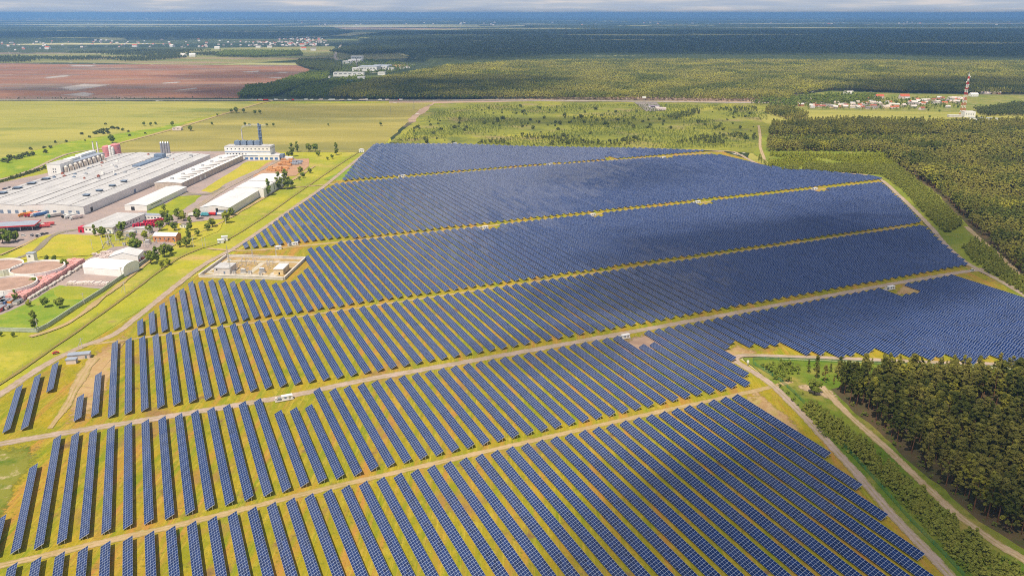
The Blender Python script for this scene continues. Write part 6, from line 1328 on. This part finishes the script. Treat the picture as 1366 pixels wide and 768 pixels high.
building('mast_house', 'white flat building at the foot of the radio mast', 'building', at(1286, 157), R(-8), 24, 22, 12, 'flat', 0, 'white', 'roof_white', wins=[('f', 3 + k * 5, 6, 2.5, 2) for k in range(4)]); building('mast_shed', 'long low blue-white roofed shed right of the mast foot', 'shed', at(1293, 161), R(-22), 66, 22, 5, 'shed', 1, 'white', 'roof_blue', axis='x')
building('mast_annex', 'low pale building left of the mast foot', 'building', at(1266, 157), R(-5), 30, 12, 4, 'flat', 0, 'concw', 'roof_pale')
VB = [at(*zv(X, Y)) for X, Y in [(620, 212), (650, 205), (640, 195), (700, 215), (600, 205), (570, 205), (720, 190), (760, 195), (780, 185), (820, 215), (870, 220), (900, 215), (920, 225), (940, 200), (970, 195), (545, 222), (470, 212), (390, 195), (350, 200), (310, 200), (265, 200), (205, 190), (240, 190), (420, 175), (460, 185), (505, 195), (60, 210), (30, 215), (755, 235), (830, 245)]]
VB += [v + Vector((random.uniform(-30, 30), random.uniform(-25, 25), 0)) for v in VB]
for p in VB: plant_tree(random.choice(BROAD), p, random.uniform(.6, 1.05), 1, 'broadleaf_tree', 'round green tree standing among the village houses', 'tree', 'trees among the village houses')
for k in range(70):
    X, Y = VR.uniform(150, 1010), VR.uniform(178, 232); Y = max(Y, 226 - (X - 150) * .05) if X < 640 and k % 3 else Y
    m = MB(); L, D, H = VR.uniform(9, 15), 7, VR.uniform(3.2, 4.6); m.box(-L / 2, -D / 2, 0, L / 2, D / 2, H, 0)
    for sg in (-1, 1): m.poly([(-L / 2 - .3, sg * (D / 2 + .4), H), (L / 2 + .3, sg * (D / 2 + .4), H), (L / 2 + .3, 0, H + 2.6), (-L / 2 - .3, 0, H + 2.6)], 1)
    for sx in (-1, 1): m.poly([(sx * L / 2, -D / 2, H), (sx * L / 2, D / 2, H), (sx * L / 2, 0, H + 2.5)], 0)
    o = m.build('cottage', [MT[VR.choice(['palepink', 'cream', 'beige', 'concw', 'palepink'])], MT[VR.choice(['beige', 'roof_grey', 'rust', 'roof_dark', 'palepink', 'roof_red'])]]); p = at(*zv(X, Y)); o.location = (p.x, p.y, ZTOP); o.rotation_euler.z = VR.uniform(-.7, .7)
    tag(o, 'tiny pale cottage among gardens and trees of the village by the mast', 'cottage', 'village cottages')
# filling station by the highway
sheet('forecourt', [(846, 137), (876, 137), (888, 148), (862, 149)], MT['asphalt'], nz(.03) + .05, 0)
building('filling_station', 'small red and white filling station by the highway', 'filling station', at(866, 144.5), 0, 26, 14, 5, 'flat', 0, 'white', 'roof_blue', wins=[('f', 3, 1, 12, 2.5)], trim=[('f', .1, 3.9, 25.8, 1.0, 'red')]); building('service_shed', 'low pale shed at the right of the filling station', 'shed', at(876, 147), 0, 24, 16, 4, 'flat', 0, 'palepink', 'palepink')
p = at(859, 136); o = thing('price_sign', 'tall white sign board at the filling station', 'sign', (p.x, p.y, ZTOP), 0); part_box(o, 'post', 'steel', -.5, -.4, 0, .5, .4, 9); part_box(o, 'board', 'white', -5, -.6, 9, 5, .6, 14)
for k in range(16):
    p = at(340 + k * 12.5 + random.uniform(-4, 4), 134.6 + random.uniform(-.3, .3)); truck('small pale or red vehicle in the line along the far highway', p, 0, random.choice(['white', 'red', 'slate']), random.choice(['white', 'palepink', 'red', 'white']), random.uniform(9, 20), 4, 'vehicles on the far highway', 'truck')
# works beyond the field
zk = zr(380, 40, 7.589)
for X, Y, L, D, H, rm, lab in [(640, 340, 60, 60, 16, 'roof_white', 'white production hall of the far works, left'), (740, 420, 80, 90, 18, 'roof_blue', 'white production hall with blue-grey roof, middle of the far works'), (860, 405, 75, 110, 14, 'roof_blue', 'long blue-grey hall, right of the far works'), (670, 318, 60, 30, 24, 'roof_white', 'tallest white block at the back of the far works'), (585, 345, 40, 30, 12, 'roof_white', 'small white block, left end of the far works'), (680, 418, 45, 30, 12, 'roof_pale', 'low white hall at the front of the far works'),
                              (490, 475, 118, 26, 15, 'roof_pale', 'long white windowed building below the far works'), (940, 460, 28, 26, 10, 'roof_white', 'white house at the forest edge, right of the works'), (1045, 415, 24, 20, 10, 'roof_white', 'small white house near the forest corner'), (735, 525, 26, 20, 16, 'roof_white', 'white tall house in front of the forest'), (570, 545, 28, 20, 8, 'palepink', 'pale house left of the blue hall'), (605, 550, 26, 20, 11, 'blue', 'bright blue hall beside the forest'), (390, 490, 24, 14, 6, 'roof_white', 'pale cabin in the tree belt'), (1160, 400, 22, 14, 7, 'palepink', 'pale hut on the earthy plot'), (1215, 390, 26, 14, 7, 'palepink', 'second pale hut on the earthy plot')]:
    building('works_building', lab, 'building', at(*zk(X, Y)), R(-3), L, D, H, 'flat', 0, 'white' if rm != 'blue' else 'blue', rm, wins=[('f', 4 + k * (L - 8) / 6, H * .55, (L - 8) / 9, H * .18) for k in range(6)])
p = at(*zk(733, 395)); o = thing('works_chimney', 'dark slim chimney in the middle of the far works', 'chimney', (p.x, p.y, ZTOP), 0); m = MB(); m.cyl((0, 0, 0), (0, 0, 42), 2.4, 1.8, 12); m.build('shaft', MT['roof_dark'], o); m = MB(); m.cyl((0, 0, 42), (0, 0, 43), 2.2, 2.2, 12); m.build('rim', MT['steel'], o)
sheet('bare_patch', [(521, 87), (540, 86), (546, 89), (530, 90)], MT['bare'], nz(.02), .002)
# tiny houses of the settlements: plain block and gable, no visible detail
def tiny(name, px, py, s, mm, label, group):
    m = MB(); L, D, H = 14 * s, 9 * s, 5 * s; m.box(-L / 2, -D / 2, 0, L / 2, D / 2, H, 0); m.poly([(-L / 2, -D / 2, H), (L / 2, -D / 2, H), (L / 2, 0, H * 1.6), (-L / 2, 0, H * 1.6)], 1); m.poly([(L / 2, D / 2, H), (-L / 2, D / 2, H), (-L / 2, 0, H * 1.6), (L / 2, 0, H * 1.6)], 1)
    for sx in (-1, 1): m.poly([(sx * L / 2, -D / 2, H), (sx * L / 2, D / 2, H), (sx * L / 2, 0, H * 1.6)], 0)
    o = m.build(name, [MT[mm], MT[random.choice(['roof_dark', 'roof_red', 'roof_pale', 'concw'])]]); p = at(px, py); o.location = (p.x, p.y, .4); o.rotation_euler.z = random.uniform(-.6, .6); return tag(o, label, 'house', group)
for k in range(150):
    x = random.choice((random.uniform(300, 438), random.uniform(340, 438), random.uniform(380, 438))); y = random.uniform(50.5, 62) if x > 370 else random.uniform(56, 62)
    tiny('house', x, y, random.uniform(.8, 1.4), random.choice(['palepink', 'palepink', 'concw', 'beige']), 'tiny pale house of the dense settlement below the horizon', 'houses of the dense settlement')
for k in range(70):
    x = random.uniform(-10, 300); y = random.uniform(55, 66) + (2 if x < 60 else -2)
    tiny('house', x, y, random.uniform(.9, 1.6), random.choice(['beige', 'concw', 'palepink']), 'tiny pale house of the loose settlement on the left', 'houses of the loose settlement')
for k, (x, y) in enumerate([(388, 61), (403, 62), (418, 68), (245, 76), (257, 76), (405, 67), (360, 64), (345, 64), (290, 66), (64, 66), (230, 63), (180, 63)]): tiny('farm_house', x, y, 2.4, 'white', 'larger white farm building among the straw fields', 'white farm buildings in the straw fields')
for k in range(60):
    x = random.choice((random.uniform(0, 220), random.uniform(0, 330))); y = random.uniform(20.6, 23.6)
    m = MB(); w = random.uniform(30, 90); h = random.uniform(25, 70); m.box(-w / 2, -12, 0, w / 2, 12, h); o = m.build('tower_block', MT[random.choice(['white', 'concw', 'palepink'])]); p = at(x, y + 3.0); o.location = (p.x, p.y, 0); tag(o, 'pale tower block of the far city on the horizon', 'tower block', 'tower blocks on the horizon')
for k in range(55):
    x = random.uniform(400, 1366); y = random.uniform(30.5, 34.5); tiny('house', x, y, random.uniform(2, 3.6), random.choice(['beige', 'concw', 'palepink']), 'pale building speck of the far plain towns', 'building specks on the far plain')

# ------------------------------------------------------------------ sun, sky, clouds, air
SUN_EL = R(61); SH = Vector((.52, .85, 0)).normalized()
trav = Vector((SH.x * math.cos(SUN_EL), SH.y * math.cos(SUN_EL), -math.sin(SUN_EL)))
sl = bpy.data.lights.new('sun', 'SUN'); sl.energy = 4.8; sl.angle = R(.53); sl.color = (1.0, .90, .735)
so = bpy.data.objects.new('sun', sl); COL.objects.link(so); so.rotation_euler = trav.to_track_quat('-Z', 'Y').to_euler(); so.location = (0, 0, 3000)

def make_world():
    w = bpy.data.worlds.new('World'); S.world = w; w.use_nodes = True; t = w.node_tree; bg = t.nodes['Background']
    sky = t.nodes.new('ShaderNodeTexSky'); sky.sky_type = 'NISHITA'; sky.sun_disc = False; sky.sun_elevation = SUN_EL; sky.sun_rotation = math.atan2(-SH.x, -SH.y); sky.altitude = 200; sky.air_density = 1.0; sky.dust_density = 1.5; sky.ozone_density = 1.5
    tc = t.nodes.new('ShaderNodeTexCoord'); sp = t.nodes.new('ShaderNodeSeparateXYZ'); t.links.new(tc.outputs['Generated'], sp.inputs[0])
    def m(op, a, b=None):
        n = t.nodes.new('ShaderNodeMath'); n.operation = op
        for i, q in enumerate((a, b)):
            if q is None: continue
            if hasattr(q, 'links'): t.links.new(q, n.inputs[i])
            else: n.inputs[i].default_value = q
        return n.outputs[0]
    # a cloud deck seen in perspective: direction projected on a high plane
    zc_ = m('ADD', m('MAXIMUM', sp.outputs[2], 0.0), .022)
    cv = t.nodes.new('ShaderNodeCombineXYZ'); t.links.new(m('DIVIDE', sp.outputs[0], zc_), cv.inputs[0]); t.links.new(m('DIVIDE', sp.outputs[1], zc_), cv.inputs[1])
    n1 = t.nodes.new('ShaderNodeTexNoise'); n1.inputs['Scale'].default_value = .62; n1.inputs['Detail'].default_value = 5; n1.inputs['Roughness'].default_value = .5; t.links.new(cv.outputs[0], n1.inputs['Vector'])
    r1 = t.nodes.new('ShaderNodeMapRange'); r1.interpolation_type = 'SMOOTHSTEP'; r1.inputs['From Min'].default_value = .42; r1.inputs['From Max'].default_value = .60; t.links.new(n1.outputs['Fac'], r1.inputs['Value'])
    n2 = t.nodes.new('ShaderNodeTexNoise'); n2.inputs['Scale'].default_value = 2.6; n2.inputs['Detail'].default_value = 4; t.links.new(cv.outputs[0], n2.inputs['Vector'])
    cr = t.nodes.new('ShaderNodeValToRGB'); cr.color_ramp.elements[0].position = .40; cr.color_ramp.elements[0].color = (2.2, 2.6, 3.9, 1); cr.color_ramp.elements[1].position = .60; cr.color_ramp.elements[1].color = (9.4, 9.2, 9.0, 1); t.links.new(n2.outputs['Fac'], cr.inputs[0])
    mx0 = t.nodes.new('ShaderNodeMix'); mx0.data_type = 'RGBA'; t.links.new(m('MULTIPLY', r1.outputs[0], .88), mx0.inputs[0]); t.links.new(sky.outputs[0], mx0.inputs[6]); t.links.new(cr.outputs[0], mx0.inputs[7])
    # far cloud banks just above the horizon
    hv = t.nodes.new('ShaderNodeCombineXYZ'); t.links.new(m('MULTIPLY', sp.outputs[0], 14.0), hv.inputs[0]); t.links.new(m('MULTIPLY', sp.outputs[1], 14.0), hv.inputs[1]); t.links.new(m('MULTIPLY', sp.outputs[2], 190.0), hv.inputs[2])
    n3 = t.nodes.new('ShaderNodeTexNoise'); n3.inputs['Scale'].default_value = 1.0; n3.inputs['Detail'].default_value = 5; t.links.new(hv.outputs[0], n3.inputs['Vector'])
    hr_ = t.nodes.new('ShaderNodeValToRGB'); hr_.color_ramp.elements[0].position = .36; hr_.color_ramp.elements[0].color = (4.5, 5.1, 6.2, 1); hr_.color_ramp.elements[1].position = .68; hr_.color_ramp.elements[1].color = (7.5, 7.0, 6.8, 1)
    x_ = hr_.color_ramp.elements.new(.52); x_.color = (5.4, 5.75, 6.4, 1); t.links.new(n3.outputs['Fac'], hr_.inputs[0])
    hz_ = t.nodes.new('ShaderNodeMapRange'); hz_.interpolation_type = 'SMOOTHSTEP'; hz_.inputs['From Min'].default_value = .03; hz_.inputs['From Max'].default_value = .16; t.links.new(sp.outputs[2], hz_.inputs['Value'])
    mx = t.nodes.new('ShaderNodeMix'); mx.data_type = 'RGBA'; t.links.new(hz_.outputs[0], mx.inputs[0]); t.links.new(hr_.outputs[0], mx.inputs[6]); t.links.new(mx0.outputs[2], mx.inputs[7])
    t.links.new(mx.outputs[2], bg.inputs['Color']); bg.inputs['Strength'].default_value = .088
make_world()

def cloud_mat(name, strength):
    m, t, b = nt_new(name); t.nodes.remove(b)
    tc = nd(t, 'ShaderNodeTexCoord'); sp = nd(t, 'ShaderNodeSeparateXYZ'); t.links.new(tc.outputs['Object'], sp.inputs[0])
    cv = nd(t, 'ShaderNodeCombineXYZ'); t.links.new(sp.outputs[0], cv.inputs[0]); t.links.new(sp.outputs[1], cv.inputs[1])
    ln = nd(t, 'ShaderNodeVectorMath', operation='LENGTH'); t.links.new(cv.outputs[0], ln.inputs[0])
    oi = nd(t, 'ShaderNodeObjectInfo'); of = nd(t, 'ShaderNodeVectorMath', operation='ADD'); t.links.new(tc.outputs['Object'], of.inputs[0]); t.links.new(oi.outputs['Location'], of.inputs[1])
    n = nd(t, 'ShaderNodeTexNoise', i_Scale=2.2, i_Detail=5.0, i_Roughness=.6); t.links.new(of.outputs[0], n.inputs['Vector'])
    ma = nd(t, 'ShaderNodeMath', operation='MULTIPLY_ADD'); ma.inputs[1].default_value = 1.1; ma.inputs[2].default_value = -.55; t.links.new(n.outputs['Fac'], ma.inputs[0])
    ad = nd(t, 'ShaderNodeMath', operation='ADD'); t.links.new(ln.outputs['Value'], ad.inputs[0]); t.links.new(ma.outputs[0], ad.inputs[1])
    mr = nd(t, 'ShaderNodeMapRange', interpolation_type='SMOOTHSTEP'); mr.inputs['From Min'].default_value = .98; mr.inputs['From Max'].default_value = .5; mr.inputs['To Min'].default_value = 0; mr.inputs['To Max'].default_value = strength
    t.links.new(ad.outputs[0], mr.inputs['Value'])
    df = nd(t, 'ShaderNodeBsdfDiffuse'); df.inputs['Color'].default_value = (.85, .85, .86, 1); tl = nd(t, 'ShaderNodeBsdfTranslucent'); tl.inputs['Color'].default_value = (.85, .85, .86, 1)
    m1 = nd(t, 'ShaderNodeMixShader'); m1.inputs[0].default_value = .6; t.links.new(df.outputs[0], m1.inputs[1]); t.links.new(tl.outputs[0], m1.inputs[2])
    tr = nd(t, 'ShaderNodeBsdfTransparent'); m2 = nd(t, 'ShaderNodeMixShader'); t.links.new(mr.outputs[0], m2.inputs[0]); t.links.new(tr.outputs[0], m2.inputs[1]); t.links.new(m1.outputs[0], m2.inputs[2])
    t.links.new(m2.outputs[0], t.nodes['Material Output'].inputs['Surface']); return m
CM = {s: cloud_mat(f'cloud_{int(s*100)}', s) for s in (.2, .35, .5, .7)}
CLZ = 1300.0; OFF = SH * (CLZ / math.tan(SUN_EL))
def cloud(ground, rx, ry, strength, yaw=0.0):
    """a flattened cumulus high above; placed so that its shade falls where the photograph is in shade"""
    bm = bmesh.new(); bmesh.ops.create_icosphere(bm, subdivisions=4, radius=1.0)
    sd = random.uniform(0, 50)
    for v in bm.verts:
        k = 1 + .22 * mnoise.noise(v.co * 2.2 + Vector((sd, 0, 0))) + .08 * mnoise.noise(v.co * 6 + Vector((0, sd, 0)))
        v.co *= k
        if v.co.z < 0: v.co.z *= .25
        else: v.co.z *= 1 + .5 * mnoise.noise(v.co * 4 + Vector((0, 0, sd)))
    for f in bm.faces: f.smooth = True
    me = bpy.data.meshes.new('cloud'); bm.to_mesh(me); bm.free(); me.materials.append(CM[strength])
    o = link('cloud', me); g = Vector(ground); o.location = (g.x - OFF.x, g.y - OFF.y, CLZ); o.scale = (rx, ry, min(rx, ry) * .28); o.rotation_euler.z = yaw
    return tag(o, kind='structure')
cloud(UV(560, 560), 320, 200, .5, A_ROW); cloud(UV(255, 235), 190, 95, .35, A_ROW); cloud(UV(250, 470), 90, 50, .2, A_ROW)                 # right half of the park, front blocks
cloud(at(1330, 660), 230, 140, .2); cloud(UV(760, 640), 180, 140, .2, A_ROW)                       # lower right corner
cloud(UV(-60, 250), 130, 60, .2, A_ROW)                                                            # lower left corner
cloud(UV(640, 1010), 170, 120, .2, A_ROW)
cloud(at(1090, 173), 330, 130, .2); cloud(at(760, 162), 380, 90, .35)
cloud(at(460, 122), 760, 420, .7); cloud(at(640, 112), 420, 260, .5)                              # left part of the forest by the highway
cloud(at(1330, 116), 650, 330, .5); cloud(at(1230, 122), 330, 110, .5)
for gx, gy, rx, ry in ((560, 76, 1000, 800), (760, 69, 1500, 1000), (980, 67, 1500, 1150), (1200, 68, 1500, 1250), (1420, 74, 1300, 1100), (760, 58, 2600, 1800), (1150, 56, 2600, 1800), (1500, 60, 2600, 2000), (900, 47, 4200, 2600), (1350, 46, 4200, 2600), (300, 47, 3600, 2000), (30, 49, 3600, 2000)): cloud(at(gx, gy), rx, ry, .7)
cloud(at(120, 122), 420, 260, .35); cloud(at(330, 100), 420, 330, .35); cloud(at(420, 150), 420, 170, .2)

def haze():
    mb = MB(); mb.box(-42000, -1500, -1.0, 42000, 60500, 262.0); m, t, b = nt_new('air'); t.nodes.remove(b)
    v = nd(t, 'ShaderNodeVolumePrincipled'); v.inputs['Color'].default_value = (.25, .51, 1.0, 1); v.inputs['Density'].default_value = HAZE; v.inputs['Anisotropy'].default_value = .2
    t.links.new(v.outputs[0], t.nodes['Material Output'].inputs['Volume']); o = mb.build('haze', m); tag(o, 'thin bluish air over the whole plain', 'haze', None, 'stuff')
HAZE = 6.4e-5
haze()

cam = bpy.data.cameras.new('camera'); cam.lens = F_PX / 1366 * 36; cam.sensor_width = 36; cam.sensor_fit = 'HORIZONTAL'; cam.clip_start = 1; cam.clip_end = 150000
co_ = bpy.data.objects.new('camera', cam); COL.objects.link(co_); co_.location = (0, 0, CAM_H); co_.rotation_euler = (math.pi / 2 - PITCH, 0, 0); S.camera = co_
S.render.engine = 'CYCLES'; S.view_settings.view_transform = 'Standard'; S.view_settings.look = 'None'; S.view_settings.exposure = 0.2; S.view_settings.gamma = 1.0; S.view_settings.use_curve_mapping = False
S.cycles.use_denoising = False; S.cycles.max_bounces = 5; S.cycles.diffuse_bounces = 2; S.cycles.glossy_bounces = 2; S.cycles.transmission_bounces = 2; S.cycles.volume_bounces = 1; S.cycles.filter_width = 1.0; S.cycles.transparent_max_bounces = 24
S.render.resolution_x, S.render.resolution_y = 1024, 575
